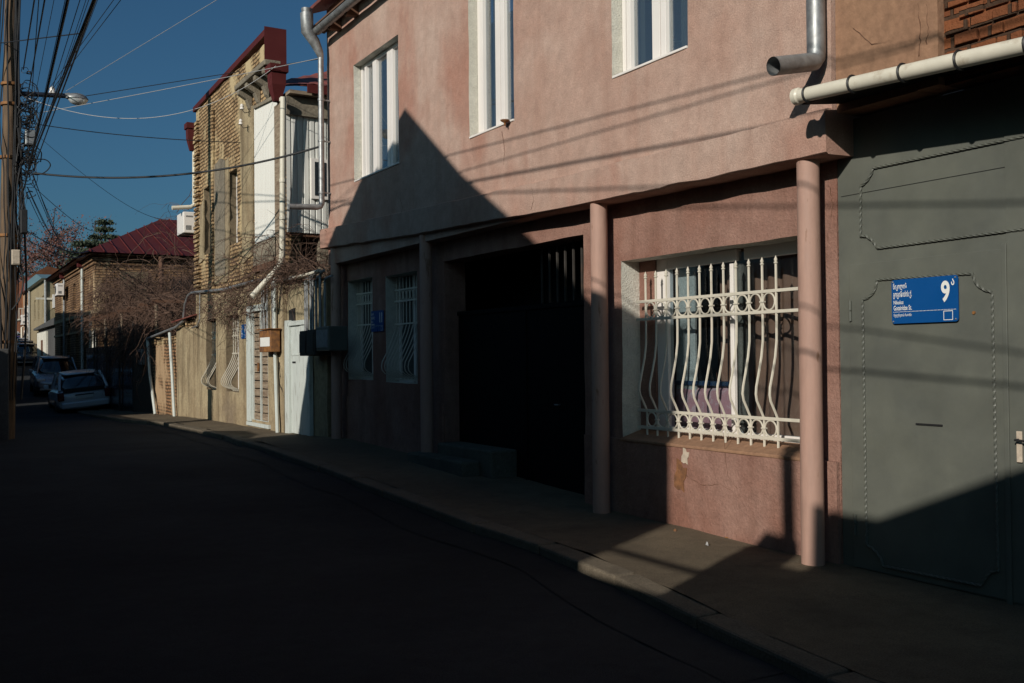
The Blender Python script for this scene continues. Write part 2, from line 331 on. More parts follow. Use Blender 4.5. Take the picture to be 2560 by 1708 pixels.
# ledge
LT=[(4.785,3.185),(5.56,3.19),(8.22,3.25),(12,3.40),(15.0,3.52)]; LB=[(4.785,2.872),(5.57,2.879),(8.22,2.93),(9.92,3.0),(11.5,3.05),(15.0,3.215)]
mb=MB(); v=[];ys=frange(4.785,15.0,.12); 
for Y in ys:
    a=noise.noise(Vector((Y*2.3,0,0)))*.010+noise.noise(Vector((Y*7,3,0)))*.006; b=noise.noise(Vector((Y*2.9,5,0)))*.014+noise.noise(Vector((Y*8,1,0)))*.008; c=noise.noise(Vector((Y*2,9,4)))*.008
    zt,zb=lerp_t(LT,Y),lerp_t(LB,Y)
    v+=[(5.60,Y,zt+.004),(5.345+c,Y,zt+a+.004),(5.315+c,Y,zt-.008+a),(5.322+c,Y,zb+.015+b),(5.345+c,Y,zb+b),(5.72,Y,zb+.01)]
n=6; f=[(j*n+i,(j+1)*n+i,(j+1)*n+i+1,j*n+i+1) for j in range(len(ys)-1) for i in range(n-1)]+[tuple(range(n)),tuple(reversed(range((len(ys)-1)*n,len(ys)*n)))]
mb.add(v,f); mb.build('ledge',M['pink'],PH,smooth=True)
# lower wall
BW=rect(1553,656,1997,1088,XL); BW=(5.32,BW[1],.70,2.38)
GW=(8.13,11.22,-.6,2.70); S1=rect(869,702,928,950,XL); S2=rect(962,688,1038,960,XL)
S1=(13.56,14.54,1.17,2.68); S2=(12.02,13.07,1.15,2.65)
mb=MB(); wall(mb,XL,.3,4.94,15.0,-.4,3.0,[BW+(1,),GW+(0,),S1+(2,),S2+(2,)],.18,.008)
mb.build('lower_wall',[M['pinklow'],M['white_st'],M['white_st']],PH,smooth=True)
ZP=(PX(1634,1104,XL-.035).z+PX(1963,1144,XL-.035).z)/2
mb=MB(); mb.xz(BW[0]-.1,BW[1]-.003,[(XL-.045,ZP-.02),(XL-.045,ZP+.004),(5.828,.805),(5.828,.70)]); mb.build('sloping_sill',M['tan'],PH,bevel=.006)
mb=MB(); wall(mb,XL-.035,.034,4.945,8.10,-.4,ZP,(),.2,.008); mb.build('plinth',M['pinklow'],PH,smooth=True)
mb=MB(); wall(mb,XL-.03,.029,11.25,15.0,-.4,.92,(),.2,.01); mb.build('plinth',M['pinklow'],PH,smooth=True)
# flaked patch under the window
mb=MB(); c=PX(1702,1192,XL-.036); R=[.10,.07,.12,.09,.06,.11,.08,.05,.10,.07,.09,.12]
mb.yz(XL-.039,XL-.03,[(c.y+r*.85*math.cos(i*math.pi/6),c.z+r*1.5*math.sin(i*math.pi/6)) for i,r in enumerate(R)]); mb.build('flaked_patch',M['rust_stain'],PH)
mb=MB(); c=PX(1714,1142,XL-.036); mb.yz(XL-.04,XL-.03,[(c.y+r*.5*math.cos(i*math.pi/6),c.z+r*.75*math.sin(i*math.pi/6)) for i,r in enumerate(R)]); mb.build('flaked_patch',M['chalk'],PH)
# columns
for Y,zt in ((5.045,2.90),(7.62,2.95),(11.38,3.09),(14.60,3.22)):
    mb=MB(); r=.080; prof=[]
    for i in range(26):
        t=i/25; prof.append((r*(1+.03*noise.noise(Vector((t*3,Y,0))))*(1.02 if t<.08 else 1),gz(Y)-.05+(zt-gz(Y)+.05)*t))
    mb.lathe(prof,(5.425,Y,0),24)
    for q in mb.v: q.x+=(q.z-1.5)*.002
    mb.build('column',M['pinkcol'],PH,smooth=True)
# ---- upper windows
def upper_window(W,cuts,label,curtain,items=False):
    y0,y1,z0,z1=W; wd=MB(); X0=XU+.115; t=.055
    wd.box((X0,y0+.004,z0+.004),(X0+.06,y1-.004,z0+t)); wd.box((X0,y0+.004,z1-t),(X0+.06,y1-.004,z1-.004))
    wd.box((X0,y0+.004,z0+t),(X0+.06,y0+t,z1-t)); wd.box((X0,y1-t,z0+t),(X0+.06,y1-.004,z1-t))
    fr=wd.build('window',M['whitep'],PH,bevel=.004); fr['label']=label
    sb=MB(); 
    for a,b in cuts:  # mullions given as fractions from the left (high Y)
        ya=y1-(y1-y0)*a; yb=y1-(y1-y0)*b; sb.box((X0-.012,yb,z0+t+.001),(X0+.05,ya,z1-t-.001))
    o=sb.build('mullion',M['whitep'],PH,bevel=.004); o.parent=fr
    pb=MB(); pb.box((X0+.03,y0+t,z0+t),(X0+.036,y1-t,z1-t)); o=pb.build('pane',M['glassup'],PH); o.parent=fr
    sl=MB(); sl.box((XU-.012,y0+.01,z0-.0),(X0+.01,y1-.01,z0+.022)); o=sl.build('sill',M['whitep'],PH,bevel=.004); o.parent=fr
    k=MB(); k.box((XU+1.6,y0-.6,z0-.4),(XU+1.62,y1+.6,z1+.5)); o=k.build('room_back',M['curt'],PH); o.parent=fr
    for a,b in curtain:
        ya=y1-(y1-y0)*a; yb=y1-(y1-y0)*b; cb=MB(); n=max(6,int((ya-yb)/.02)); v=[]
        for i in range(n+1):
            yy=ya+(yb-ya)*i/n; xx=XU+.25+.02*math.sin(i*1.3)+.008*math.sin(i*.37); v+=[(xx,yy,z0),(xx,yy,z1)]
        cb.add(v,[(2*i,2*i+1,2*i+3,2*i+2) for i in range(n)]); o=cb.build('curtain',M['curt'],PH,smooth=True); o.parent=fr
    return fr
def fr_(W,y,*xs):
    X=XU+.115; return [((W[1]-PX(u,y,X).y)/(W[1]-W[0]),(W[1]-PX(v,y,X).y)/(W[1]-W[0])) for u,v in xs]
upper_window(W1,fr_(W1,300,(914,918),(934,943),(970,976.5),(977.5,984)),'three light window farthest left on the upper floor',[(.05,.30),(.62,.74)])
upper_window(W2,fr_(W2,200,(1202,1210),(1241,1252.5),(1254,1263)),'middle upper window with lace curtain',[(.14,.22),(.72,.97)])
upper_window(W3,fr_(W3,100,(1569,1579),(1633,1652.5),(1654.5,1667)),'right upper window with a pile of papers behind the glass',[(.08,.13),(.34,.46),(.64,.70)])
mb=MB(); random.seed(3)
for i in range(7):
    z=4.10+i*.03; yc=6.95+random.uniform(-.03,.03); mb.box((5.63,yc-.13+i*.008,z),(5.85,yc+.12-i*.012,z+.018))
tag(mb.build('paper_pile',M['deskwhite'],bevel=.004),'untidy stack of white papers behind the glass of the right upper window','papers')
# roof and eaves gutter
mb=MB(); mb.add([(5.12,4.7,6.95),(5.12,15.1,6.95),(9.2,15.1,8.6),(9.2,4.7,8.6),(13.3,4.7,6.95),(13.3,15.1,6.95),(5.12,4.7,6.9),(5.12,15.1,6.9),(9.2,15.1,8.5),(9.2,4.7,8.5),(13.3,4.7,6.9),(13.3,15.1,6.9)],
 [(0,1,2,3),(3,2,5,4),(6,9,8,7),(9,10,11,8),(0,3,9,6),(3,4,10,9),(1,7,8,2),(2,8,11,5),(0,6,7,1),(4,5,11,10)]); mb.build('roof',M['roofold'],PH)
gp=[PX(792,76,5.16),]; g0=gp[0]; GZ=g0.z
mb=MB(); v=[];ys=frange(4.6,g0.y,.6)
for Y in ys:
    for i in range(9):
        a=math.pi+math.pi*i/8; v.append((5.16+.075*math.cos(a),Y,GZ+.075*math.sin(a)))
    for i in range(9):
        a=2*math.pi-math.pi*i/8; v.append((5.16+.07*math.cos(a),Y,GZ+.07*math.sin(a)))
n=18; mb.add(v,[(j*n+i,(j+1)*n+i,(j+1)*n+(i+1)%n,j*n+(i+1)%n) for j in range(len(ys)-1) for i in range(n)]+[tuple(range(9,18))+tuple(range(0,9))])
mb.add([(5.16+.075*math.cos(math.pi+math.pi*i/8),g0.y,GZ+.075*math.sin(math.pi+math.pi*i/8)) for i in range(9)],[tuple(range(9))])
gut=mb.build('gutter',M['galv'],PH,smooth=True)
mb=MB(); mb.box((5.14,4.75,GZ+.075),(5.40,14.95,GZ+.10)); mb.build('soffit_board',M['beam'],PH)
for i,(x,y) in enumerate(((880,30),(838,90))):
    p=PX(x,y,5.3); mb=MB(); mb.box((5.2,p.y-.05,GZ-.10),(5.385,p.y+.05,GZ+.07)); o=mb.build('rafter_end',M['beam'],PH,bevel=.008)
# downpipe at the left corner
c=PX(803,300,5.24); py_=c.y
dp=MB(); zt=PY(803,142,py_).z; zb=PY(806,515,py_).z
dp.tube([(5.24,py_,zt),(5.24,py_,zb+.03),(5.22,py_,zb-.005),(5.17,py_,zb-.025),(4.72,py_,zb-.045)],.044,14)
d=dp.build('downpipe',M['galv'],PH,smooth=True)
for y in (353,482,250): mb=MB(); p=PY(803,y,py_); mb.lathe([(.052,p.z-.015),(.052,p.z+.015)],(5.24,py_,0),14); mb.box((5.28,py_-.01,p.z-.01),(5.39,py_+.01,p.z+.01)); o=mb.build('pipe_clamp',M['galv'],PH,smooth=True); o.parent=d
h0=PY(775,38,py_+.05)
mb=MB(); mb.tube([(5.02,py_,h0.z),(5.03,py_,h0.z-.28),(5.14,py_,zt+.22),(5.22,py_,zt+.06),(5.24,py_,zt-.01)],[.10,.098,.085,.062,.047],12); o=mb.build('hopper',M['galv'],PH,smooth=True); o.parent=d
mb=MB(); mb.tube([(5.02,py_,h0.z),(5.02,py_,h0.z+.07)],[.075,.085],12); o=mb.build('hopper_cap',M['galv'],PH,smooth=True); o.parent=d
# right downpipe with elbow
dp=MB(); dp.tube([(5.31,4.846,6.9),(5.31,4.846,3.60),(5.305,4.846,3.545),(5.28,4.846,3.515),(5.24,4.846,3.505),(4.90,4.846,3.43)],.064,20,cap=False); dp.tube([(4.90,4.846,3.43),(5.24,4.846,3.505),(5.28,4.846,3.515),(5.305,4.846,3.545),(5.31,4.846,3.60)],.060,20,cap=False)
d=dp.build('downpipe',M['galv'],PH,smooth=True,fix=False)
mb=MB(); mb.lathe([(.072,4.03),(.072,4.05)],(5.31,4.846,0),20); mb.tube([(5.24,4.80,4.04),(5.22,4.86,4.10),(5.30,4.93,4.08)],.008,6); o=mb.build('pipe_clamp',M['galv'],PH,smooth=True); o.parent=d
# ---- barred windows
def ring(mb,X,yc,zc,hy,hz,r=.007,n=20): mb.tube([(X,yc+hy*math.cos(2*math.pi*i/n),zc+hz*math.sin(2*math.pi*i/n)) for i in range(n)],r,6,closed=True)
def big_grille():
    Xg=5.70
    G=thing('window_grille','ornate white iron window grille with spear tips and rings on the big lower window','window grille',(Xg,6.4,.8))
    rz=[]
    for (a,b) in (((1589,748.5),(1986,732)),((1592,792),(1991,785)),((1597,1019),(1996,1059.5)),((1599,1059.5),(1998,1112))):
        za,zb=PX(*a,Xg).z,PX(*b,Xg).z; rz.append((za+zb)/2)
    ya=PX(1592,770,Xg).y; yb=5.30
    for z in rz:
        mb=MB(); mb.box((Xg-.012,yb,z-.013),(Xg+.012,ya,z+.013)); mb.build('rail',M['whitem'],G,bevel=.003)
    xs=[190,262,340,422,502,586,672,762,855,950,1048,1155]; Y0=PX(1550+.3381*xs[0],745,Xg).y; Y1=PX(1550+.3381*xs[-1],738,Xg).y; n=len(xs)
    bys=[Y0+(Y1-Y0)*i/(n-1) for i in range(n)]; z1,z2,z3,z4=rz; tip=z1+.27; bot=z4-.075
    for k,Y in enumerate(bys):
        mb=MB(); s=.0105; H=z2-z3
        pr=[(0,0),(.1,.0),(.27,-.002),(.42,-.02),(.58,-.052),(.70,-.078),(.77,-.084),(.83,-.075),(.92,-.034),(1,0)]
        pts=[(Xg,Y,tip-.055),(Xg,Y,z2)]+[(Xg+dx,Y+random.uniform(-.001,.001),z2-H*t) for t,dx in pr[1:]]+[(Xg,Y,bot)]
        mb.tube(pts,s,6)
        mb.lathe([(.010,tip-.062),(.017,tip-.055),(.017,tip-.048),(.009,tip-.044),(.015,tip-.028),(.001,tip+.006)],(Xg,Y,0),8)
        mb.build('bar',M['whitem'],G,smooth=True)
    for zc,hz in (((z1+z2)/2,(z1-z2)/2-.014),((z3+z4)/2,(z3-z4)/2-.014)):
        mb2=MB()
        for a,b in zip(bys,bys[1:]):
            mb=MB(); ring(mb,Xg-.004,(a+b)/2,zc,(a-b)/2-.012,hz); mb.build('ring',M['whitem'],G,smooth=True)
        for y in bys[1:-1]: mb2=MB(); mb2.box((Xg-.016,y-.022,zc-.006),(Xg+.014,y+.022,zc+.006)); mb2.build('band',M['whitem'],G,bevel=.002)
big_grille()
def belly_grille(name,label,Xg,y0,y1,rails,zbot,nb,depth,mat,zmax,grp='bellied window grilles',r=.0075,top=None):
    G=thing(name,label,'window grille',(Xg,(y0+y1)/2,zbot),grp)
    for z in rails+[zbot]:
        mb=MB(); mb.box((Xg-.01,y0,z-.011),(Xg+.01,y1,z+.011)); mb.build('rail',mat,G)
    zr=rails[-1]; H=zr-zbot; 
    for k in range(nb):
        Y=y0+(y1-y0)*(k+.5)/nb; mb=MB(); pts=[(Xg,Y,top or rails[0]+.12),(Xg,Y,zr)]
        for t,d in ((.15,.14),(.35,.40),(.55,.72),(.68,.95),(.76,1.0),(.83,.96),(.89,.78),(.94,.45),(.97,.15),(1,0)): pts.append((Xg-depth*d,Y+random.uniform(-.003,.003),zr-H*t))
        mb.tube(pts,r,5); mb.build('bar',mat,G,smooth=True)
    if len(rails)>2:
        mb=MB()
        for k in range(nb-1):
            Y=y0+(y1-y0)*(k+1)/nb; ring(mb,Xg,Y,(rails[0]+rails[1])/2,(y1-y0)/nb*.35,(rails[0]-rails[1])*.4,.005,10)
        mb.build('scroll',mat,G,smooth=True)
    return G
for S,lab in ((S1,'bellied white bars over the small shaded window left of the number 11 plate'),(S2,'bellied white bars over the small shaded window right of the number 11 plate')):
    y0,y1,z0,z1=S
    belly_grille('window_grille',lab,5.735,y0+.02,y1-.02,[z1-.20,z1-.36,z1-.68],z0+.04,9,.24,M['whitem'],z1,top=z1-.02)
    f=MB(); f.box((XL+.2,y0,z0),(XL+.24,y0+.05,z1)); f.box((XL+.2,y1-.05,z0),(XL+.24,y1,z1)); f.box((XL+.2,(y0+y1)/2-.03,z0),(XL+.24,(y0+y1)/2+.03,z1)); f.box((XL+.2,y0+.05,z0),(XL+.24,y1-.05,z0+.05))
    fr=f.build('window',M['whitep'],PH); p=MB(); p.box((XL+.225,y0+.01,z0+.01),(XL+.23,y1-.01,z1-.01)); o=p.build('pane',M['glassd'],PH); o.parent=fr
    p=MB(); p.box((XL+.45,y0-.2,z0-.2),(XL+.47,y1+.2,z1+.2)); o=p.build('curtain',M['dark'],PH); o.parent=fr  # plain near-black backing sheet behind the pane
# ---- big lower window
Xw=5.83; mb=MB(); y=lambda x,X=Xw:PX(x,850,X).y
z0,z1=.80,BW[3]
mb.box((Xw-.02,y(1643),z0),(Xw+.09,BW[1]+.0,z1+.0)); mb.build('inner_jamb',M['pinklow'],PH)
mb=MB()
mb.box((Xw,y(1670),z0+.0),(Xw+.07,y(1643)-.002,z1)); mb.box((Xw-.015,y(1838),z0),(Xw+.02,y(1829),z1-.12))
mb.box((Xw,y(1843)+.001,z1-.10),(Xw+.06,y(1670)-.001,z1)); mb.box((Xw,BW[0],z1-.10),(Xw+.06,y(1862)-.001,z1)); mb.box((Xw,y(1843)+.001,z0),(Xw+.06,y(1670)-.001,z0+.05)); mb.box((Xw,BW[0],z0),(Xw+.06,y(1862)-.001,z0+.05))
fr=mb.build('window',M['whitep'],PH,bevel=.004); fr['label']='big lower window behind the ornate grille'
mb=MB(); mb.box((Xw+.045,y(1862,Xw+.05),z0+.051),(Xw+.09,y(1843,Xw+.05),z1-.101)); o=mb.build('inner_post',M['grey_st'],PH,bevel=.004); o.parent=fr
mb=MB(); mb.box((Xw+.03,BW[0]+.01,z0+.02),(Xw+.034,y(1643)-.01,z1-.02)); o=mb.build('pane',glassmat('lower_glass',refl=.02,trans=.92),PH); o.parent=fr
mb=MB(); ya,yb=y(1690,5.95),y(1738,5.95); mb.box((5.95,yb,z0+.35),(5.97,ya,z1-.08)); o=mb.build('inner_sash',M['white_st'],PH); o.parent=fr
def curtain(X,ya,yb,z0,z1,mat,amp=.03,fr=fr):
    cb=MB(); n=max(8,int((ya-yb)/.015)); v=[]
    for i in range(n+1):
        yy=ya+(yb-ya)*i/n; a=X+amp*math.sin(i*.55)+amp*.4*math.sin(i*.21+1); v+=[(a,yy,z0),(a+.01*math.sin(i*.3),yy,z1)]
    cb.add(v,[(2*i,2*i+1,2*i+3,2*i+2) for i in range(n)]); o=cb.build('curtain',mat,PH,smooth=True); o.parent=fr
curtain(6.10,y(1800,6.1),BW[0]-.5,z0-.1,z1+.1,M['brown'])
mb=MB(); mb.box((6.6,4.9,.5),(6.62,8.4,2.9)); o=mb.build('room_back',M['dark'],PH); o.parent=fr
mb=MB(); mb.box((Xw+.07,BW[0]-.2,z0-.1),(6.5,BW[1]+.3,z0-.004)); o=mb.build('window_board',M['wood'],PH); o.parent=fr
mb=MB(); a=y(1686,5.98); b=y(1832,5.98); n1,n2=14,10; v=[]; zb,ztp=z0,PX(1750,965,5.98).z
for s in (0,1):
    for j in range(n2+1):
        for i in range(n1+1):
            u,w=i/n1,j/n2; e=(1-(2*u-1)**6)*(1-(2*w-1)**6); th=.07*e**.5+.008*noise.noise(Vector((u*5,w*5,s)))
            v.append((6.0+(th if s else -th),a+(b-a)*u*1.0+.01*noise.noise(Vector((w*4,0,2))),zb+(ztp-zb)*w+.012*math.sin(u*9)*(w>.8)))
N1=(n1+1)*(n2+1); f=[]
for s in (0,1):
    for j in range(n2):
        for i in range(n1): q=s*N1+j*(n1+1)+i; f.append((q,q+1,q+n1+2,q+n1+1))
mb.add(v,f); tag(mb.build('cushion',M['lilac'],smooth=True),'lilac floral cushion leaning behind the big barred window','cushion')
mb=MB(); mb.box((5.93,b+.02,ztp+.004),(6.07,a-.005,ztp+.045)); pk=mb.build('packet',simple('packet_film',(.01,.035,.10),.4,0,.3,20,c2=(.05,.09,.12)),bevel=.008); tag(pk,'flat dark blue packet lying on top of the lilac cushion','packet')
# ---- gateway
DG=thing('yard_gate','black metal double gate in the dark gateway of the pink house','gate',(5.83,9.6,0))
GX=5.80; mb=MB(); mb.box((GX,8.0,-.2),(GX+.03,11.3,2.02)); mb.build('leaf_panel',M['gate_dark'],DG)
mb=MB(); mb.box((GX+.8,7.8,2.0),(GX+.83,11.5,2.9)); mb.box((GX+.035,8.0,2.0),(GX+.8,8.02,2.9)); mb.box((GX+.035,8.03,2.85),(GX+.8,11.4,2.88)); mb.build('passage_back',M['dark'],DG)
mb=MB(); mb.box((GX-.02,8.0,2.02),(GX+.03,11.3,2.07)); mb.box((GX-.02,9.55,-.1),(GX-.001,9.60,2.02)); mb.build('frame',M['gate_dark'],DG)
for i in range(8):
    Y=8.14+i*.155; mb=MB(); mb.box((GX-.008,Y-.009,2.071),(GX+.012,Y+.009,2.74)); mb.build('bar',M['boxdark'],DG)
p=PX(1395,1012,GX-.02); mb=MB(); mb.box((p.x-.03,p.y-.035,p.z-.006),(p.x+.01,p.y+.035,p.z+.006)); mb.build('handle',M['galv'],DG,bevel=.003)
# ---- concrete step
a=PX(1228,1128,5.45); b=PX(1092,1120,5.45); mb=MB(); mb.box((5.45,a.y,-.1),(5.795,b.y,a.z)); mb.box((5.20,a.y+.25,-.1),(5.449,b.y+.35,a.z-.13))
mb2=tag(mb.build('entrance_step',M['conc'],bevel=.025),'rough concrete double step at the foot of the black gateway','step')
# ---------------- lettering
def text(s,Y,Z,X,w,h,mat,parent,name='lettering',bold=.0):
    """s fitted into the box whose left edge is Y (text runs to -Y), bottom Z"""
    cu=bpy.data.curves.new(name,'FONT'); cu.body=s; cu.offset=bold; cu.resolution_u=4; to=bpy.data.objects.new(name,cu); COL.objects.link(to)
    dg=bpy.context.evaluated_depsgraph_get(); dg.update(); me=bpy.data.meshes.new_from_object(to.evaluated_get(dg)); bpy.data.objects.remove(to)
    xs=[v.co.x for v in me.vertices]; ysx=[v.co.y for v in me.vertices]
    if not xs: print('EMPTY TEXT',s); return None
    x0,x1,y0,y1=min(xs),max(xs),min(ysx),max(ysx); off=Vector(parent['_loc'])
    for v in me.vertices:
        v.co=Vector((X,Y-(v.co.x-x0)/(x1-x0)*w,Z+(v.co.y-y0)/(y1-y0)*h))-off
    me.materials.clear(); me.materials.append(mat); me.flip_normals() if False else None
    o=bpy.data.objects.new(name,me); COL.objects.link(o); o.parent=parent; o['_loc']=tuple(off); return o
def street_sign(Xs,yl,yr,zb,zt,num,sup,label,full=True):
    T=thing('street_sign',label,'street sign',(Xs,(yl+yr)/2,zb),'blue house number plates'); w=yl-yr; h=zt-zb; r=.02
    pts=[]
    for cy,cz,a0 in ((yr+r,zt-r,90),(yr+r,zb+r,180),(yl-r,zb+r,270),(yl-r,zt-r,0)):
        for k in range(5):
            a=rad(a0+k*22.5); pts.append((cy+r*math.cos(a),cz+r*math.sin(a)))
    mb=MB(); mb.yz(Xs-.006,Xs,pts); mb.build('plate',M['blue'],T)
    F=lambda u0,u1,v0,v1,s,b=0,nm='lettering':text(s,yl-w*u0,zt-h*v1,Xs-.0085,w*(u1-u0),h*(v1-v0),M['signwhite'],T,nm,b)
    F(.03,.245,.085,.255,'ნიკოლოზ',.012); F(.03,.32,.26,.44,'გოცირიძის ქ.',.012)
    F(.034,.19,.475,.562,'Nikoloz',.012); F(.034,.318,.59,.70,'Gotsiridze St.',.012); F(.035,.313,.775,.86,'ჩუღურეთის რაიონი',.008)
    wn=.125 if len(num)==1 else .17
    F(.76 if len(num)==1 else .70,.76+wn if len(num)==1 else .90,.105,.575,num,.03,'number')
    if sup: F(.907,.952,.075,.215,sup,.02,'number')
    mb=MB(); X=Xs-.0085
    for k in range(46):
        yy=yl-w*(.03+.95*k/46); zz=zt-h*.73; mb.add([(X,yy,zz),(X,yy-w*.012,zz),(X,yy-w*.012,zz-h*.012),(X,yy,zz-h*.012)],[(0,1,2,3)])
    u0,u1,v0,v1=.79,.925,.76,.965; ya,yb,za,zb2=yl-w*u0,yl-w*u1,zt-h*v0,zt-h*v1; t=.004
    for (p,q,s,u) in ((ya,yb,za,za-t),(ya,yb,zb2+t,zb2),(ya,ya-t,za-t,zb2+t),(yb+t,yb,za-t,zb2+t)): mb.add([(X,p,s),(X,q,s),(X,q,u),(X,p,u)],[(0,1,2,3)])
    mb.build('rule_lines',M['signwhite'],T)
    for u,v in ((.025,.05),(.965,.05),(.025,.95),(.965,.95)):
        mb=MB(); mb.lathe([(.001,-.008),(.004,-.006),(.006,-.001),(.006,.001)],(Xs-.006,yl-w*u,zt-h*v),8,'x'); mb.build('screw',M['galv'],T,smooth=True)
    return T
# ================= GARAGE HOUSE on the right
GH=thing('garage_house','tan plastered house with bare red brick and a grey green garage gate at right','house',(5.6,2,0))
XG=5.60
mb=MB(); wall(mb,5.43,.25,YZ(2292,100,5.43)[0],4.78,3.16,7.2,(),.2,.007); mb.build('plaster_wall',M['tan'],GH,smooth=True)
yp=YZ(2353,60,5.45)[0]; mb=MB(); wall(mb,5.415,.25,yp,YZ(2292,100,5.43)[0]-.002,3.16,7.2,(),.15,.012); mb.build('pilaster',M['tan'],GH,smooth=True)
# brickwork laid as real courses where it shows
mb=MB(); mb.box((5.475,-2.2,3.16),(5.75,yp-.002,7.2)); mb.build('brick_wall',M['brickred'],GH)
mb=MB(); random.seed(5); bh=.082; k=0; z=3.3
while z<4.6:
    y_=yp-.01-(.08 if k%2 else 0)-random.uniform(0,.03)
    while y_>2.2:
        L=.152+random.uniform(-.01,.01); h=.066+random.uniform(-.004,.003); dx=random.uniform(-.010,.008); dz=random.uniform(-.004,.004)
        mb.box((5.452+dx,y_-L,z+dz),(5.49,y_,z+h+dz)); y_-=L+.013
    z+=bh; k+=1
for q in mb.v: q+=nz3(q,40,2)*.004
mb.build('brick_course',M['brickred'],GH,bevel=.006)
GT=thing('garage_gate','grey green sheet metal garage gate with twisted bar ornaments and a wicket door','gate',(5.6,3.5,0))
mb=MB(); mb.box((XG,-2.2,-.05),(XG+.04,4.93,3.14)); mb.build('sheet_panel',M['gate'],GT)
dl=PX(2125,663,XG); dr=PX(2512,622,XG); db=PX(2145,1425,XG)
mb=MB(); mb.yz(XG-.012,XG-.001,[(dl.y,db.z+.02),(dl.y,dl.z),(dr.y,dr.z),(dr.y,db.z+.02)]); D_=mb.build('wicket_door',M['gate'],GT,bevel=.003)
mb=MB(); mb.box((XG-.006,-2.1,-.0),(XG-.001,dr.y-.012,3.1)); mb.build('gate_leaf',M['gate'],GT,bevel=.002)
p0,p1=PX(2137,486,XG),PX(2560,410,XG); mb=MB(); mb.box((XG-.004,-2,p0.z-.0015),(XG-.001,4.90,p0.z+.0015)); mb.build('sheet_seam',M['black'],GT)
mb=MB(); mb.box((XG-.022,dr.y-.02,db.z),(XG-.0125,dr.y+.012,dl.z+.03)); mb.build('door_stop',M['gate'],GT,bevel=.003)
def twist(pts,X,name='twisted_trim',par=GT,dense=.006,closed=False):
    P=[Vector((X,*YZ(x,y,X))) for x,y in pts]; out=[]
    for a,b in zip(P,P[1:]):
        n=max(1,int((b-a).length/dense))
        for i in range(n): out.append(a.lerp(b,i/n))
    out.append(P[-1]); mb=MB(); mb.tube(out,.0095,4,twist=dense/.05*math.pi*2/4*1.2); o=mb.build(name,M['gate'],par)
    return o
for X,pts in ((XG-.013,[(2590,334),(2182,420),(2179,432),(2170,448),(2160,459),(2151,465),(2151,590),(2165,590),(2180,600),(2194,620),(2590,568)]),
              (XG-.022,[(2192,699),(2431,683),(2436,700),(2444,713),(2460,724),(2480,730),(2495,1427),(2478,1430),(2466,1440),(2458,1452),(2452,1464),(2207,1415),(2203,1398),(2192,1382),(2180,1370),(2166,1362),(2156,749),(2170,744),(2184,731),(2190,715),(2192,699)])):
    twist(pts,X)
mb=MB(); a,b=PX(2290,1060,XG-.016),PX(2356,1059,XG-.016); mb.box((XG-.020,b.y,a.z-.006),(XG-.0125,a.y,a.z+.006)); mb.build('letter_slot',M['black'],GT)
for x,y0,y1 in ((2125,752,803),(2137,1286,1338)):
    a,b=PX(x,y0,XG-.02),PX(x,y1,XG-.02); mb=MB(); h=(a.z+b.z)/2; mb.lathe([(.011,b.z),(.011,h-.003)],(XG-.02,a.y,0),10); mb.lathe([(.011,h+.003),(.011,a.z)],(XG-.02,a.y,0),10); mb.build('hinge',M['gate'],GT,smooth=True)
p=PX(2435,782,XG-.015); mb=MB(); mb.lathe([(.010,-.006),(.010,.004)],p,12,'x'); mb.build('peephole',M['rusty'],GT,smooth=True)
a,b=PX(2541,1078,XG-.02),PX(2556,1157,XG-.02); lk=MB(); lk.box((XG-.024,b.y,b.z),(XG-.012,a.y,a.z)); L_=lk.build('lock_plate',M['chalk'],GT,bevel=.003)
mb=MB(); q=PX(2545,1118,XG-.03); mb.tube([(XG-.026,q.y,a.z-.05),(XG-.06,q.y,a.z-.05),(XG-.06,q.y-.10,a.z-.055)],.007,8); o=mb.build('handle',M['black'],GT,smooth=True); o.parent=L_
# canopy and gutter
GXX=5.01; KG=GXX/4.9; ge=PX(1990,248,GXX); gs=(3.105-3.171)/(3.445-4.536); GZf=lambda Y:1.5+(1.671+(Y/KG-4.536)*gs)*KG
mb=MB(); mb.tube([(GXX,ge.y,GZf(ge.y)),(GXX,-2.2,GZf(-2.2))],.047,20); mb.tube([(GXX,ge.y+.004,GZf(ge.y)),(GXX,ge.y-.03,GZf(ge.y))],.056,20); mb.tube([(GXX,ge.y-.031,GZf(ge.y)),(GXX,ge.y-.045,GZf(ge.y))],[.056,.047],20)
gu=mb.build('gutter',M['pvc'],GH,smooth=True)
for Y in (4.647,4.278,3.905,3.529,3.12,2.7,2.2):
    mb=MB(); mb.tube([(GXX+.053*math.cos(a),Y,GZf(Y)+.053*math.sin(a)) for a in [rad(t) for t in range(20,341,20)]],.008,6); mb.tube([(GXX+.05,Y,GZf(Y)+.02),(GXX+.12,Y,GZf(Y)+.03)],.006,5); mb.build('gutter_bracket',M['black'],GH,smooth=True)
mb=MB(); z=GZf(3); mb.add([(GXX+.04,4.74,z+.055),(GXX+.04,-2.2,z-.02),(5.598,-2.2,z+.09),(5.598,4.74,z+.13),(GXX+.04,4.74,z+.075),(GXX+.04,-2.2,z+.0),(5.598,-2.2,z+.11),(5.598,4.74,z+.15)],[(0,1,2,3),(4,7,6,5),(0,4,5,1),(1,5,6,2),(2,6,7,3),(3,7,4,0)]); mb.build('canopy',M['gate_dark'],GH)
mb=MB(); mb.box((5.7,-2.2,-.05),(12,4.7,3.0)); mb.build('garage_block',M['tan'],GH)
a=PX(2231,705,XG-.023); b=PX(2399,808,XG-.023)
street_sign(XG-.027,a.y,b.y,1.5+(1.685-1.5)*1.035,1.5+(1.967-1.5)*1.035,'9','ა','blue enamel house number 9 plate on the grey green wicket door')
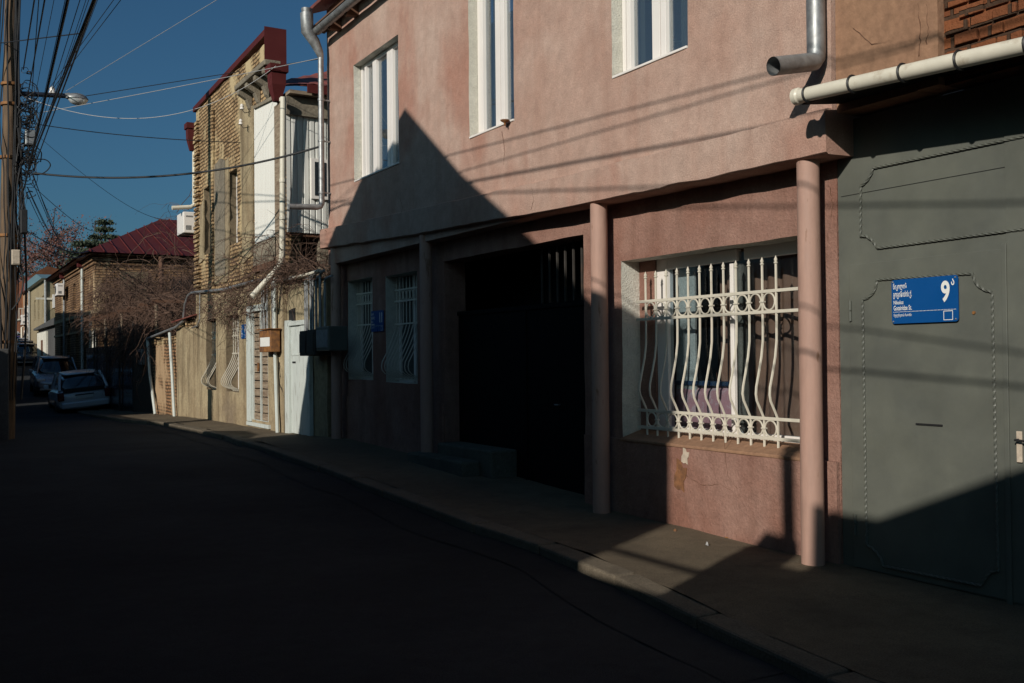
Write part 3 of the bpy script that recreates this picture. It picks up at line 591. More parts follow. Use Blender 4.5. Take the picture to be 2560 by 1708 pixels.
a=PX(929,778,XL-.002); b=PX(963,829,XL-.002); a0=PX(930,778,XL); c0=PX(962,831,XL)
street_sign(XL-.012,a0.y,c0.y,PX(946,829,XL).z,PX(944,777,XL).z,'11','','blue house number 11 plate between the two small shaded windows')
# ================= the other side of the street (behind and beside the camera), unseen houses with outlines shaped to throw the shade
HD=Vector((SUN.x,SUN.y,0)).normalized()
def across(name,label,cat,pts,X0,depth,mat,roof=None,parts=True):
    yc=sum(p[0] for p in pts)/len(pts); T=thing(name,label,cat,(X0,yc,0)); mb=MB(); n=len(pts)
    v=[(X0,y,z) for y,z in pts]+[(X0+HD.x*depth,y+HD.y*depth,z) for y,z in pts]
    mb.add(v,[tuple(range(n)),tuple(range(2*n-1,n-1,-1))]+[(i,i+n,(i+1)%n+n,(i+1)%n) for i in range(n)]); mb.build('wall',mat,T)
    return T
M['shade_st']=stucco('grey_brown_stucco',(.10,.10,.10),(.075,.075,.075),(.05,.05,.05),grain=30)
X0=-1.2
t=across('gabled_house','unseen tall gabled house standing across the street behind the camera','house',[(12.7,-1),(12.75,3.4),(12.2,4.5),(11.35,6.2),(10.95,6.46),(9.83,7.24),(8.24,7.96),(6.7,6.86),(5.1,5.92),(4.2,5.30),(3.05,5.22),(3.06,3.4),(3.28,2.9),(3.28,-1)],X0,6,M['shade_st'])
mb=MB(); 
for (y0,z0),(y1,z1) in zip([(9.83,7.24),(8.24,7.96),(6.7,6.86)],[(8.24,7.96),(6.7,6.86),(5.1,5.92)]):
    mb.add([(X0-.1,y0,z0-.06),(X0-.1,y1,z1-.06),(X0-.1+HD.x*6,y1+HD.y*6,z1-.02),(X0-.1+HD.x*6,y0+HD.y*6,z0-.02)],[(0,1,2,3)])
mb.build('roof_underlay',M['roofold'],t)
t=across('side_house','unseen low house with sloping roof across the street behind the camera','house',[(2.07,-1),(2.07,3.25),(1.9,3.42),(1.57,3.40),(1.56,3.1),(1.37,3.1),(1.35,3.62),(1.23,3.66),(.85,3.66),(-.27,4.14),(-3.5,5.5),(-9,5.5),(-9,-1)],X0,6,M['shade_st'])  # outline notched so sun reaches the foot of the column
mb=MB(); mb.lathe([(.06,3.3),(.06,4.12),(.085,4.14),(.085,4.20),(.02,4.22)],(X0-.08,1.62,0),12); mb.build('shade_pipe',M['galv'],t,smooth=True)  # pipe added to throw the narrow strip of shade on the wall
t=thing('alley_gate','unseen board gate with a top bar closing the alley across the street','gate',(X0,2.6,0))  # unseen; board height and bar set to shape the sunlit ground patch
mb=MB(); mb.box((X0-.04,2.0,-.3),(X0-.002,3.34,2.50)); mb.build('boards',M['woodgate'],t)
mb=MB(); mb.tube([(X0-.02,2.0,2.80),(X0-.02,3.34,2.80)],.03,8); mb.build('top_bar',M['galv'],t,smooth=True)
across('yard_wall','unseen long yard wall across the street from the brick house','wall',[(12.60,-1),(12.6,2.9),(13.4,3.15),(14.6,3.2),(15.6,2.85),(19,2.80),(25.9,2.74),(25.9,-1)],X0,.5,M['shade_st'])
across('row_house','unseen row house on the left side of the street beyond the pole','house',[(26,-2),(26,5.0),(40.7,5.0),(40.7,-2)],.45,4,M['shade_st'])  # stops short of the next house so sun strikes the far corner
across('far_row_house','unseen low row house on the left side farther up the street','house',[(61,-2),(61,4.2),(75,5.2),(100,6.6),(100,-2)],1.2,4,M['shade_st'])
across('row_house','second unseen row house on the left side of the street beyond the pole','house',[(41.8,-2),(41.8,6.2),(57,6.8),(57,-2)],.45,4,M['shade_st'])
# ================= OLD BRICK HOUSE
XB=5.39
BH=thing('brick_house','weathered tan brick house with dark red parapet flashing and white boarded corner','house',(5.4,20,.1))
R_=lambda a,b,c,d,X=XB:rect(a,b,c,d,X)
wA=R_(518,800,543,966); wB=R_(568,796,600,972); uA=R_(510,425,525,608); uB=R_(573,380,594,586); dr_=R_(621,775,674,1058)
dr_=(dr_[0],dr_[1],.34,2.45); wA=(wA[0],wA[1],.83,2.38); wB=(wB[0],wB[1],.83,2.40); uz=(3.85,5.35); uA=(uA[0],uA[1],*uz); uB=(uB[0],uB[1],*uz)
mb=MB(); wall(mb,XB,.3,18.0,23.62,3.0,7.33,[uA+(1,),uB+(1,)],.22,.02); wall(mb,XB+.003,.297,17.06,17.99,3.0,6.1,(),.22,.012); mb.build('brick_wall',[M['brickw'],M['reveal']],BH,smooth=True)
mb=MB(); wall(mb,XB-.02,.3,17.06,23.64,-.4,3.0,[wA+(1,),wB+(1,),dr_+(1,)],.2,.014); mb.build('plaster_wall',[M['cream'],M['reveal']],BH,smooth=True)
mb=MB(); mb.box((XB+.31,23.3,-.4),(13,23.6,7.1)); mb.box((12.8,17.3,-.4),(13,23.2,6)); mb.build('side_wall',M['brickw'],BH)
# stepped brick quoin on the far corner and plaster strips
mb=MB(); random.seed(9)
for k in range(38):
    z=3.05+k*.105; mb.box((XB-.035-random.uniform(0,.03),23.30+random.uniform(-.12,.06),z),(XB+.02,23.68+random.uniform(-.01,.03),z+.065))
mb.build('quoin',M['brickw'],BH)
def onwall(name,mat,pts,X,t=.02,par=BH,jag=0,bevel=0):
    P=[YZ(x,y,X) for x,y in pts]
    if jag:
        Q=[]
        for (a,b),(c,d) in zip(P,P[1:]+P[:1]):
            n=max(1,int(math.hypot(c-a,d-b)/.16))
            for i in range(n): Q.append((a+(c-a)*i/n+random.uniform(-jag,jag),b+(d-b)*i/n+random.uniform(-jag,jag)))
        P=Q
    mb=MB(); mb.yz(X,X+t,P); o=mb.build(name,mat,par,bevel=bevel); return o
onwall('plaster_strip',M['cream'],[(598,268),(633,262),(632,640),(606,660),(603,480)],XB-.03,.028,jag=.035)
onwall('plaster_strip',M['cream'],[(527,420),(571,395),(571,700),(527,715)],XB-.028,.026,jag=.03)
onwall('plaster_strip',M['cream'],[(497,520),(509,500),(509,650),(497,660)],XB-.026,.024,jag=.03)
onwall('cement_patch',M['grey_st'],[(538,412),(548,396),(561,402),(562,688),(538,690)],XB-.045,.028,jag=.02)
mb=MB(); a=YZ(529,300,XB-.05); mb.box((XB-.06,a[0]-.07,2.9),(XB-.002,a[0]+.07,6.95)); mb.build('pilaster',M['brickw'],BH,bevel=.01)  # added strip standing in for a vertical band of cast shade
# parapet flashing
mb=MB(); ye=18.0
mb.yz(XB-.05,XB+.35,[(23.72,7.27),(23.72,7.38),(ye-.02,7.56),(ye-.02,7.44)]); mb.box((XB-.055,ye-.03,6.95),(XB+.36,ye-.021,7.61)); mb.box((XB-.06,ye-.06,7.60),(XB+.37,23.75,7.605)) if False else None
mb.build('parapet_flashing',M['roofred'],BH)
# boarded corner
P=[YZ(x,y,XB-.05) for x,y in [(635,268),(692,240),(692,588),(660,600),(633,612)]]; mb=MB(); ya=P[0][0]; yb=P[1][0]; n=14
for i in range(n):
    a=ya+(yb-ya)*i/n; b=ya+(yb-ya)*(i+1)/n-.006*-1; za=lambda q:P[0][1]+(P[1][1]-P[0][1])*(q-ya)/(yb-ya); zb=lambda q:P[4][1]+(P[2][1]-P[4][1])*(q-ya)/(yb-ya)
    mb.yz(XB-.05,XB-.02,[(a,zb(a)),(a,za(a)),(b,za(b)),(b,zb(b))])
mb.build('board_panel',M['panel'],BH)
mb=MB(); mb.box((XB-.06,17.06,2.9),(XB-.001,17.40,6.0)); mb.build('corner_strip',M['wood'],BH,bevel=.01)  # grey strip between the boards and the house corner
onwall('lintel',M['grey_st'],[(633,613),(660,603),(690,592),(690,648),(633,668)],XB-.06,.08,jag=.01)
onwall('beam',M['beam'],[(630,668),(690,648),(690,662),(630,684)],XB-.07,.06)
onwall('lintel',M['grey_st'],[(630,268),(692,233),(692,243),(634,272)],XB-.09,.09)
mb=MB(); z0=P[1][1]+.08
mb.box((XB-.30,17.15,z0+.42),(XB,19.15,z0+.52)); mb.build('cornice',M['grey_st'],BH,bevel=.02)
for i in range(4):
    Y=17.3+i*.55; mb=MB(); mb.xz(Y,Y+.14,[(XB,z0+.02),(XB,z0+.42),(XB-.27,z0+.42),(XB-.27,z0+.33),(XB-.12,z0+.24),(XB-.06,z0+.08)]); mb.build('cornice_bracket',M['grey_st'],BH,bevel=.015)
# roof behind the parapet
mb=MB(); n=26; v=[]
for i in range(n+1):
    X=5.72+i*.13; r=.022*(i%2); v+=[(X,16.75,6.30+r),(X,19.6,6.95+r+min(.9,(X-5.7)*.33))]
mb.add(v,[(2*i,2*i+1,2*i+3,2*i+2) for i in range(n)]); mb.add([(p[0],p[1],p[2]-.03) for p in v],[(2*i,2*i+2,2*i+3,2*i+1) for i in range(n)])
mb.build('roof',M['roofold'],BH)
mb=MB(); mb.box((5.72,16.70,6.14),(9.2,16.74,6.29)); mb.build('fascia',M['roofred'],BH); mb=MB(); mb.box((5.42,16.95,5.78),(9.2,17.25,6.1)); mb.build('eaves_wall',M['grey_st'],BH)
mb=MB(); mb.box((5.43,16.8,6.12),(9,23.2,6.18)); mb.build('attic_floor',M['wood'],BH)
# ribbed siding on the return wall
mb=MB(); X=5.43; v=[]; k=0
while X<9: 
    for dx,dy in ((0,0),(.07,0),(.08,.02),(.10,.02)): v+=[(X+dx,17.02+dy,3.72),(X+dx,17.02+dy,5.79)]
    X+=.11
n=len(v)//2; mb.add(v,[(2*i,2*i+2,2*i+3,2*i+1) for i in range(n-1)]); mb.build('siding',M['siding'],BH)
mb=MB(); a=PY(786,405,16.98); b=PY(803,490,16.98); mb.box((a.x-.06,16.97,b.z-.06),(b.x+.15,17.03,a.z+.06)); fr=mb.build('side_window',M['whitep'],BH)
mb=MB(); mb.box((a.x,16.96,b.z),(b.x+.09,16.969,a.z)); o=mb.build('pane',M['glassd'],BH); o.parent=fr
mb=MB(); mb.box((5.43,17.5,2.6),(9,17.6,3.7)); mb.build('dark_recess',M['dark'],BH)  # black sheet: shade under the gallery put into its colour
mb=MB(); mb.box((5.42,17.06,3.66),(9,17.5,3.715)); mb.build('gallery_slab',M['beam'],BH)
for a,b in ((5.43,5.55),(6.05,6.25),(6.85,8.9)):
    mb=MB(); mb.box((a,17.12,2.95),(b,17.3,3.655)); mb.build('gallery_post',M['grey_st'],BH,bevel=.02)
mb=MB(); mb.box((5.42,17.0,2.84),(9,17.3,2.94)); mb.build('beam',M['beam'],BH)
mb=MB(); wall(mb,5.44,.2,15.05,17.05,-.4,2.78,[R_(717,818,776,1090,5.44)[:2]+(.2,2.12,),],.2,.012); mb.build('yard_wall',M['cream2'],BH,smooth=True)
mb=MB(); mb.box((5.65,17.15,-.4),(9,17.35,2.83)); mb.build('inner_wall',M['cream2'],BH)
onwall('wall_slot',M['dark'],[(722,776),(736,770),(737,812),(722,815)],5.42,.01)  # black plate in place of a hole, its darkness is only colour
random.seed(4)
def crack(pts,X,w=.02):
    P=[Vector((X,*YZ(x,y,X))) for x,y in pts]; Q=[]
    for a,b in zip(P,P[1:]):
        for i in range(5): Q.append(a.lerp(b,i/5)+Vector((0,random.uniform(-.02,.02),random.uniform(-.01,.01))))
    mb=MB(); R=[w*random.uniform(.4,1.2) for q in Q]; mb.tube(Q,R,4); mb.build('wall_crack',M['dark'],BH)
crack([(699,905),(701,935),(700,962),(707,975),(712,1000)],XB-.015,.018); crack([(718,1010),(720,1040),(714,1062),(705,1075)],5.43,.018); crack([(695,820),(698,840),(694,850)],XB-.02,.008)
# windows
def frame(W,X,par,name='window',mat=M['whitep'],bars=1,glass=M['glassd'],label=None,t=.045):
    y0,y1,z0,z1=W[:4]; f=MB(); f.box((X,y0,z0),(X+.05,y1,z0+t)); f.box((X,y0,z1-t),(X+.05,y1,z1)); f.box((X,y0,z0+t),(X+.05,y0+t,z1-t)); f.box((X,y1-t,z0+t),(X+.05,y1,z1-t))
    for i in range(bars): yy=y0+(y1-y0)*(i+1)/(bars+1); f.box((X+.001,yy-t*.6,z0+t),(X+.049,yy+t*.6,z1-t))
    o=f.build(name,mat,par); p=MB(); p.box((X+.02,y0+.01,z0+.01),(X+.025,y1-.01,z1-.01)); q=p.build('pane',glass,par); q.parent=o
    if label: o['label']=label
    return o
for W in (uA,uB): frame(W,XB+.14,BH,label='narrow white framed upper window in the brick')
for W in (wA,wB): frame(W,XB+.22,BH)
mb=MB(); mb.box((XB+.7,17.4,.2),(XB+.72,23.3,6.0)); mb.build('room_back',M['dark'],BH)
for W,l in ((wA,'bellied bars over the left lower window of the brick house'),(wB,'bellied bars over the right lower window beside the number 13 plate')):
    belly_grille('window_grille',l,XB+.10,W[0]+.02,W[1]-.03,[W[3]-.28,W[3]-.42,W[3]-.78],W[2]+.02,6,.26,M['whitem'],W[3],'bellied window grilles',.008,W[3]-.05)
# wooden door with pale frame
BD=thing('slatted_door','grey weathered board door in a pale frame next to the rusty box','door',(XB,18.6,.3))
y=lambda x,X=XB:YZ(x,900,X)[0]
mb=MB(); mb.box((XB-.05,y(632),.30),(XB+.03,y(622),2.52)); mb.box((XB-.05,y(674)-.0,2.40),(XB+.03,y(632)-.001,2.52)); mb.box((XB-.06,y(678),.22),(XB+.03,y(622),.29)); mb.build('door_frame',M['lightblue'],BD,bevel=.006)
mb=MB(); random.seed(2); z=.34; ya,yb=y(633),y(673)
while z<2.36:
    for s in (0,1):
        a=ya+(yb-ya)*(.02 if s==0 else .53); b=ya+(yb-ya)*(.48 if s==0 else .98); j=random.uniform(0,.02); mb.box((XB+.02-j*.4,b,z+.004+j*.3),(XB+.06,a,z+.135))
    z+=.15
mb.build('board',M['wood'],BD); mb=MB()
for u in (.005,.5,.975): yy=ya+(yb-ya)*u; mb.box((XB-.012,yy-.022,.32),(XB+.019,yy+.022,2.38))
mb.box((XB-.010,yb,.30),(XB+.018,ya,.345)); mb.build('stile',M['lightblue'],BD)
c=YZ(648,918,XB); mb=MB(); mb.box((XB-.03,c[0]-.03,c[1]-.08),(XB-.005,c[0]+.03,c[1]+.08)); mb.build('lock',M['rusty'],BD)
mb=MB(); a=YZ(628,740,XB); mb.box((XB-.04,y(668),2.56),(XB+.0,y(624),2.92)); mb.build('top_panel',M['wood'],BD)
# pale yard door
YD=thing('yard_door','pale painted metal yard door half in shadow beside the dark meter boxes','door',(5.4,16.3,.2))
y=lambda x,X=5.40:YZ(x,950,X)[0]
mb=MB(); mb.box((5.36,y(727),.2),(5.43,y(717),2.16)); mb.box((5.36,y(779),.2),(5.43,y(771),2.10)); mb.box((5.36,y(771),2.06),(5.43,y(727)-.001,2.14)); mb.build('door_frame',M['lightblue'],YD,bevel=.006)
mb=MB(); mb.box((5.405,y(749),.22),(5.425,y(727)-.003,2.055)); mb.box((5.39,y(771)+.003,.22),(5.41,y(751),2.055)); mb.build('door_leaf',M['lightblue'],YD,bevel=.005)
mb=MB(); mb.box((5.395,y(746),1.55),(5.404,y(729),1.575)); mb.build('door_rail',M['lightblue'],YD)
c=YZ(735,906,5.4); mb=MB(); mb.box((5.395,c[0]-.08,c[1]-.015),(5.404,c[0]+.08,c[1]+.015)); mb.build('letter_slot',M['black'],YD)
# pipes and boxes on the wall
def pipe(name,pts,r,mat,label,cat='pipe',group=None,n=8):
    mb=MB(); mb.tube(pts,r,n); return tag(mb.build(name,mat,smooth=True),label,cat,group)
def onX(X,*pts): return [PX(x,y,X) for x,y in pts]
WP=thing('rain_pipe','white rain pipe with dark red funnel kicking out low at the brick house corner','rain pipe',(5.22,17.05,1))
xp=5.31; pp=[PX(708,243,xp),PX(707,400,xp),PX(706,630,xp),PX(704,655,xp),PX(690,676,xp-.08),PX(630,742,xp-.5)]
mb=MB(); mb.tube(pp,.052,14); p_=mb.build('pipe',M['pvc'],WP,smooth=True)
for yy in (250,452,545): q=PX(707,yy,xp); mb=MB(); mb.lathe([(.06,-.03),(.062,0),(.06,.03)],q,14); mb.build('collar',M['pvc'],WP,smooth=True)
def funnel(T,c,w,top,bot,mat):
    mb=MB(); a=w/2; L=[(a*1.25,top),(a*1.25,top-.13),(a,top-.14),(a*.95,top-.35),(a*.45,bot)]; v=[];f=[]
    for r,z in L: v+=[(c[0]-r,c[1]-r,z),(c[0]+r,c[1]-r,z),(c[0]+r,c[1]+r,z),(c[0]-r,c[1]+r,z)]
    for i in range(len(L)-1): f+=[(4*i+j,4*i+(j+1)%4,4*i+4+(j+1)%4,4*i+4+j) for j in range(4)]
    mb.add(v,f+[(0,1,2,3)]); mb.build('funnel',mat,T)
funnel(WP,(5.30,17.12),.26,PX(708,153,xp).z,PX(708,243,xp).z-.01,M['roofred'])
W2_=thing('rain_pipe','white rain pipe with side outlet at the far corner of the brick house','rain pipe',(5.3,23.8,3))
fy=23.78; a=PY(486,378,fy); b=PY(486,512,fy); mb=MB(); mb.tube([a,b+Vector((0,0,.06)),b,b+Vector((-.08,0,-.06)),PY(430,520,fy)],.05,10); mb.build('pipe',M['pvc'],W2_,smooth=True)
c=PY(480,310,fy); funnel(W2_,(a.x-.05,fy),.24,c.z,a.z,M['roofred'])
for k,(x,y0,y1,r) in enumerate(((655,700,835,.014),(660,705,832,.02),(668,690,832,.022),(681,700,850,.018))): pipe('conduit',onX(5.33,(x-1,y0),(x+1,y1)),r,M['galv'],'thin grey conduit running down the brick house to the rusty box','conduit','conduits beside the boarded door')
pipe('post',onX(5.31,(686,690),(687,850),(694,1082)),.035,M['lightblue'],'pale painted upright pipe between the boarded door and the cracked wall','post')
pipe('conduit',onX(5.32,(365,848),(440,818),(458,803),(463,760),(470,740),(480,732),(560,724),(603,712),(640,702),(700,700),(760,690),(800,678)),.033,M['galv'],'long grey conduit bending round the brick house corner above the lower windows','conduit')
pipe('conduit',onX(5.33,(500,732),(499,800),(494,815),(480,820)),.018,M['galv'],'short grey conduit looping down at the brick house corner','conduit')
RB=thing('meter_box','rusty orange meter box with white paper label beside the boarded door','meter box',(5.25,18.3,1.9))
a=YZ(652,830,5.2); b=YZ(681,880,5.2); mb=MB(); mb.box((5.17,b[0],b[1]),(5.34,a[0],a[1]+.02)); mb.build('case',M['rusty'],RB,bevel=.012)
mb=MB(); mb.box((5.13,b[0]-.03,a[1]+.03),(5.35,a[0]+.03,a[1]+.045)); mb.build('lid',M['rusty'],RB); mb=MB(); mb.box((5.164,b[0]+.05,b[1]+.10),(5.169,a[0]-.07,b[1]+.26)); mb.build('paper_label',M['signwhite'],RB)
for i,(x0,x1,y0,y1,l) in enumerate(((748,766,828,890,'dark hooded meter box left of the row beside the yard door'),(767,786,825,888,'dark meter box in the middle of the row beside the yard door'),(790,822,818,877,'grey meter box at the right end of the row beside the round column'))):
    T=thing('meter_box',l,'meter box',(5.3,15.6,1.7),'meter boxes beside the yard door'); Xf=5.12; a=YZ(x0,y0,Xf); b=YZ(x1,y1,Xf); mb=MB(); mb.box((Xf,b[0],b[1]),(5.42,a[0],a[1])); mb.build('case',M['gate'] if i==2 else M['boxdark'],T,bevel=.015)
    mb=MB(); mb.box((Xf-.012,b[0]+.03,b[1]+.05),(Xf-.001,a[0]-.03,a[1]-.05)); mb.build('front_cover',M['galv'] if i==2 else M['boxdark'],T,bevel=.004)
for k,(x,y0,dx) in enumerate(((763,700,10),(768,705,8),(776,692,6),(782,688,8),(790,696,5),(800,684,4),(812,698,12))):
    pipe('conduit',onX(5.27,(x+dx+6,y0-8),(x+3,y0-2),(x,y0+8),(x+1,828)),.022,M['galv'],'bent grey conduit rising from the meter boxes beside the round column','conduit','conduits above the meter boxes')
pipe('conduit',onX(5.25,(735,694),(770,686),(798,676)),.026,M['pvc'],'pale pipe lying in the vines above the meter boxes','conduit')
a=PX(604,812,XB-.03); b=PX(617,846,XB-.03); s3=street_sign(XB-.035,a.y,b.y,1.5+(b.z-1.5),a.z,'13','','blue house number 13 plate between the bellied window and the boarded door')
for (x,y) in ((605,268),(602,306)):
    c=PX(x,y,5.2); T=thing('insulator','small white insulator on a hook high on the brick house wall','insulator',tuple(c),'insulators on the brick wall'); mb=MB(); mb.lathe([(.03,-.05),(.045,-.04),(.03,0),(.04,.02),(.02,.06)],c,10); mb.build('bell',M['whitep'],T,smooth=True); mb=MB(); mb.tube([c+Vector((0,0,-.04)),c+Vector((.03,-.06,-.12)),c+Vector((.2,-.02,-.06))],.008,5); mb.build('hook',M['black'],T)
def ac_unit(loc,label,s=1,fan=True,grp='air conditioners'):
    T=thing('air_conditioner',label,'air conditioner',loc,grp); x,y,z=loc; mb=MB(); mb.box((x-.16*s,y-.4*s,z),(x+.16*s,y+.4*s,z+.56*s)); mb.build('case',M['whitep'],T,bevel=.02)
    for yy in ([-.0] if fan else []): 
        mb=MB(); mb.lathe([(.20*s,-.165*s),(.20*s,-.161*s)],(x,y+.1*s,z+.28*s),20,'x'); mb.build('fan_grille',M['black'],T)
    mb=MB(); mb.box((x-.10*s,y-.405*s,z+.08*s),(x+.04*s,y-.401*s,z+.2*s)); mb.build('valve_cover',M['galv'],T); mb=MB(); mb.box((x-.1*s,y-.405*s,z+.42*s),(x+.08*s,y-.401*s,z+.46*s)); mb.build('valve_cover',M['galv'],T)
    for d in (-.3,.3): mb=MB(); mb.box((x-.18*s,y+d*s-.02,z-.03),(x+.3*s,y+d*s+.02,z-.002)); mb.build('bracket',M['black'],T)
    return T
p=PY(471,583,23.75); ac_unit((p.x+.02,24.05,p.z),'white air conditioner sticking out from the far corner of the brick house',.88,fan=False)
# low ruined wall
LW=thing('low_wall','crumbling low wall of rubble brick and flaking plaster beyond the brick house','wall',(5.4,26.4,0))
q=lambda x,y:YZ(x,y,5.42)
random.seed(11)
P=[q(490,822),q(478,826),q(470,838),q(460,836),q(448,845),q(441,848)]; yE=P[-1][0]
mb=MB(); wall(mb,5.42,.28,23.66,yE,-.5,2.30,(),.2,.02); mb.build('plaster_face',M['cream'],LW,smooth=True)
mb=MB(); wall(mb,5.43,.27,yE+.002,29.2,-.5,1.90,(),.2,.03); mb.build('rubble_face',M['rubble'],LW,smooth=True)
mb=MB()
for i in range(22):
    Y=23.9+i*.24; z=2.33 if Y<yE else 1.95; s=random.uniform(.08,.16); mb.box((5.36+random.uniform(0,.12),Y,z-.05),(5.66,Y+s,z+random.uniform(.05,.18)))
mb.build('coping_brick',M['brickw'],LW)
mb=MB(); a=q(452,832); mb.add([(5.25,a[0]+.3,2.42),(5.25,a[0]-2.0,2.50),(5.9,a[0]-2.0,2.66),(5.9,a[0]+.3,2.58),(5.25,a[0]+.3,2.45),(5.25,a[0]-2.0,2.53),(5.9,a[0]-2.0,2.69),(5.9,a[0]+.3,2.61)],[(0,1,2,3),(4,7,6,5),(0,4,5,1),(1,5,6,2),(2,6,7,3),(3,7,4,0)]); mb.build('tin_sheet',M['roofold'],LW)
pipe('post',onX(5.33,(424,832),(430,930),(436,1044)),.038,M['lightblue'],'pale metal post leaning against the crumbling low wall','post')
pipe('post',onX(5.33,(369,850),(374,930),(388,1036)),.040,M['lightblue'],'pale metal post at the open end of the crumbling low wall','post')
# yard beyond: board gate and dark fence
T=thing('board_gate','brown board gate in shadow beyond the low wall','gate',(5.5,30.8,0))
for k in range(12):
    Y=29.32+k*.26; mb=MB(); mb.box((5.48,Y,-.4),(5.51,Y+.25,2.12)); mb.build('board',M['woodgate'],T)
T=thing('yard_fence','dark sheet fence along the overgrown yard','fence',(5.6,36,0))
mb=MB(); mb.box((5.55,32.6,-.6),(5.6,43.6,2.0)); mb.build('sheet',M['cardark'],T); 
for Y in (32.6,35.2,38,41): mb=MB(); mb.tube([(5.5,Y,-.5),(5.5,Y,2.7)],.035,8); mb.build('fence_post',M['boxdark'],T,smooth=True)
c=YZ(352,895,5.4); ac_=thing('meter_box','small grey meter box on the board gate','meter box',(5.4,c[0],c[1])); mb=MB(); mb.box((5.36,c[0]-.25,c[1]-.2),(5.475,c[0]+.25,c[1]+.25)); mb.build('case',M['galv'],ac_,bevel=.015); mb=MB(); mb.box((5.35,c[0]-.18,c[1]-.05),(5.358,c[0]+.18,c[1]+.18)); mb.build('front_cover',M['cardark'],ac_)
# bare vines
def vines(name,label,boxes,n,L,r,seed,droop=.25):
    random.seed(seed); mb=MB(); tot=sum(b[6] for b in boxes)
    for i in range(n):
        t=random.uniform(0,tot)
        for b in boxes:
            t-=b[6]
            if t<=0: break
        p=Vector((random.uniform(b[0],b[1]),random.uniform(b[2],b[3]),random.uniform(b[4],b[5])))
        d=Vector((random.uniform(-.5,.5),random.uniform(-1,1),random.uniform(-.3,.4))).normalized(); P=[p.copy()]; k=int(L/.11*random.uniform(.4,1.3))
        for j in range(k):
            d=(d+Vector((random.gauss(0,.21),random.gauss(0,.21),random.gauss(0,.2)-droop*j/k))).normalized(); p=p+d*.11; P.append(p.copy())
            if random.random()<.14:
                dd=(d+Vector((random.gauss(0,.8),random.gauss(0,.8),random.gauss(0,.8)))).normalized(); mb.tube([p,p+dd*.12,p+dd*.26+Vector((0,0,random.uniform(-.08,.04)))],[r*.5,r*.4,r*.25],3,cap=False)
        rr=r*random.uniform(.5,1.4); mb.tube(P,[rr*(1-.6*j/len(P)) for j in range(len(P))],3,cap=False)
    return tag(mb.build(name,M['vine'],fix=False),label,'vine')
vines('bare_vine','tangle of leafless brown vine over the yard door and board door',[(5.0,5.5,15.1,18.6,2.72,3.1,3),(5.05,5.35,18.6,21.4,2.3,2.85,2),(5.2,7.5,15.4,17.0,2.75,3.15,3),(5.1,5.4,16.6,19.5,3.1,3.8,.5)],760,1.1,.0062,21)
vines('bare_vine','large mass of leafless vine hanging over the overgrown yard',[(5.4,8.5,29.8,38,2.2,3.6,5),(6,9,33,43,3.2,4.8,4),(5.5,8,27,33,2.6,3.4,2),(5.42,6.4,29.5,37,1.7,2.6,3.5),(5.8,6.8,36,43,2.2,4.4,2),(6.0,9.5,28.5,34,4.0,6.0,.7),(5.8,6.6,40,44,2.5,4.6,2)],2600,1.9,.0105,22,.3)
T=thing('pergola','old timber pergola carrying the vine in the overgrown yard','pergola',(7,34,0))
for X,Y in ((5.7,30),(5.7,36),(8.6,30),(8.6,36),(5.9,41),(8.8,41)): mb=MB(); mb.tube([(X,Y,-.4),(X,Y,3.1)],.05,8); mb.build('post',M['wood'],T,smooth=True)
for Y in range(29,44,2): mb=MB(); mb.box((5.4,Y,3.1),(9.2,Y+.07,3.18)); mb.build('slat',M['beam'],T)
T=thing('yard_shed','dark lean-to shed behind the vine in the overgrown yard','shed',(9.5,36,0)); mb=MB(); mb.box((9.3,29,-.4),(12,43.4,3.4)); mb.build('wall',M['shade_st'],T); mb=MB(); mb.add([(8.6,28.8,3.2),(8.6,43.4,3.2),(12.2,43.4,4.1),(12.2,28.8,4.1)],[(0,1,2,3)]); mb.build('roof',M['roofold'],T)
# ================= UTILITY POLE, LAMP, CABLES
PYY=20.1
PT_=PY(31,0,PYY); PM=PY(20,700,PYY)
PO=thing('utility_pole','leaning wooden utility pole wrapped in cables at the left edge of the street','utility pole',(.94,20.1,.2))
dirp=(PT_-PM).normalized(); base=PM+dirp*(-3.4/dirp.z); top=PM+dirp*(7.2/dirp.z)
mb=MB(); pts=[base.lerp(top,i/24) for i in range(25)]; mb.tube([p+Vector((.012*noise.noise(p*.8),0,0)) for p in pts],[.152-.0012*i for i in range(25)],18); mb.build('shaft',M['pole'],PO,smooth=True)
mb=MB(); b0=PY(22,1100,19.85); t0=PY(22,872,19.85); mb.box((b0.x-.2,19.72,gz(20)-.3),(b0.x+.0,19.92,t0.z)); mb.build('timber_stub',M['shade_st'],PO,bevel=.02)
for y in (212,395,262,590,855): 
    p=PM+dirp*((PY(25,y,PYY).z-PM.z)/dirp.z); mb=MB(); mb.lathe([(.168,-.025),(.172,0),(.168,.025)],p,18); mb.build('clamp',M['rusty'],PO,smooth=True)
LM=thing('street_lamp','grey street lamp head on a steel arm fixed to the leaning pole','street lamp',(1.2,20.1,5.4))
a=PY(50,234,20); b=PY(166,240,20); mb=MB(); mb.tube([a,b],.045,10); mb.build('arm',M['cardark'],LM,smooth=True)
c=PY(192,248,20); L=.20
def ell(c,L,ry,zt,zb,mat,name,par,n=16):
    mb=MB(); v=[];rows=9
    for i in range(rows):
        t=-1+2*i/(rows-1); s=max(1-t*t,0.02)**.45
        for j in range(n):
            an=math.pi*j/(n-1); v.append((c.x+t*L,c.y+ry*s*math.cos(an),c.z+(zt if zt else -zb)*s*math.sin(an)))
    mb.add(v,[(i*n+j,i*n+j+1,(i+1)*n+j+1,(i+1)*n+j) for i in range(rows-1) for j in range(n-1)]+[(i*n+n-1,i*n,(i+1)*n,(i+1)*n+n-1) for i in range(rows-1)]); return mb.build(name,mat,par,smooth=True)
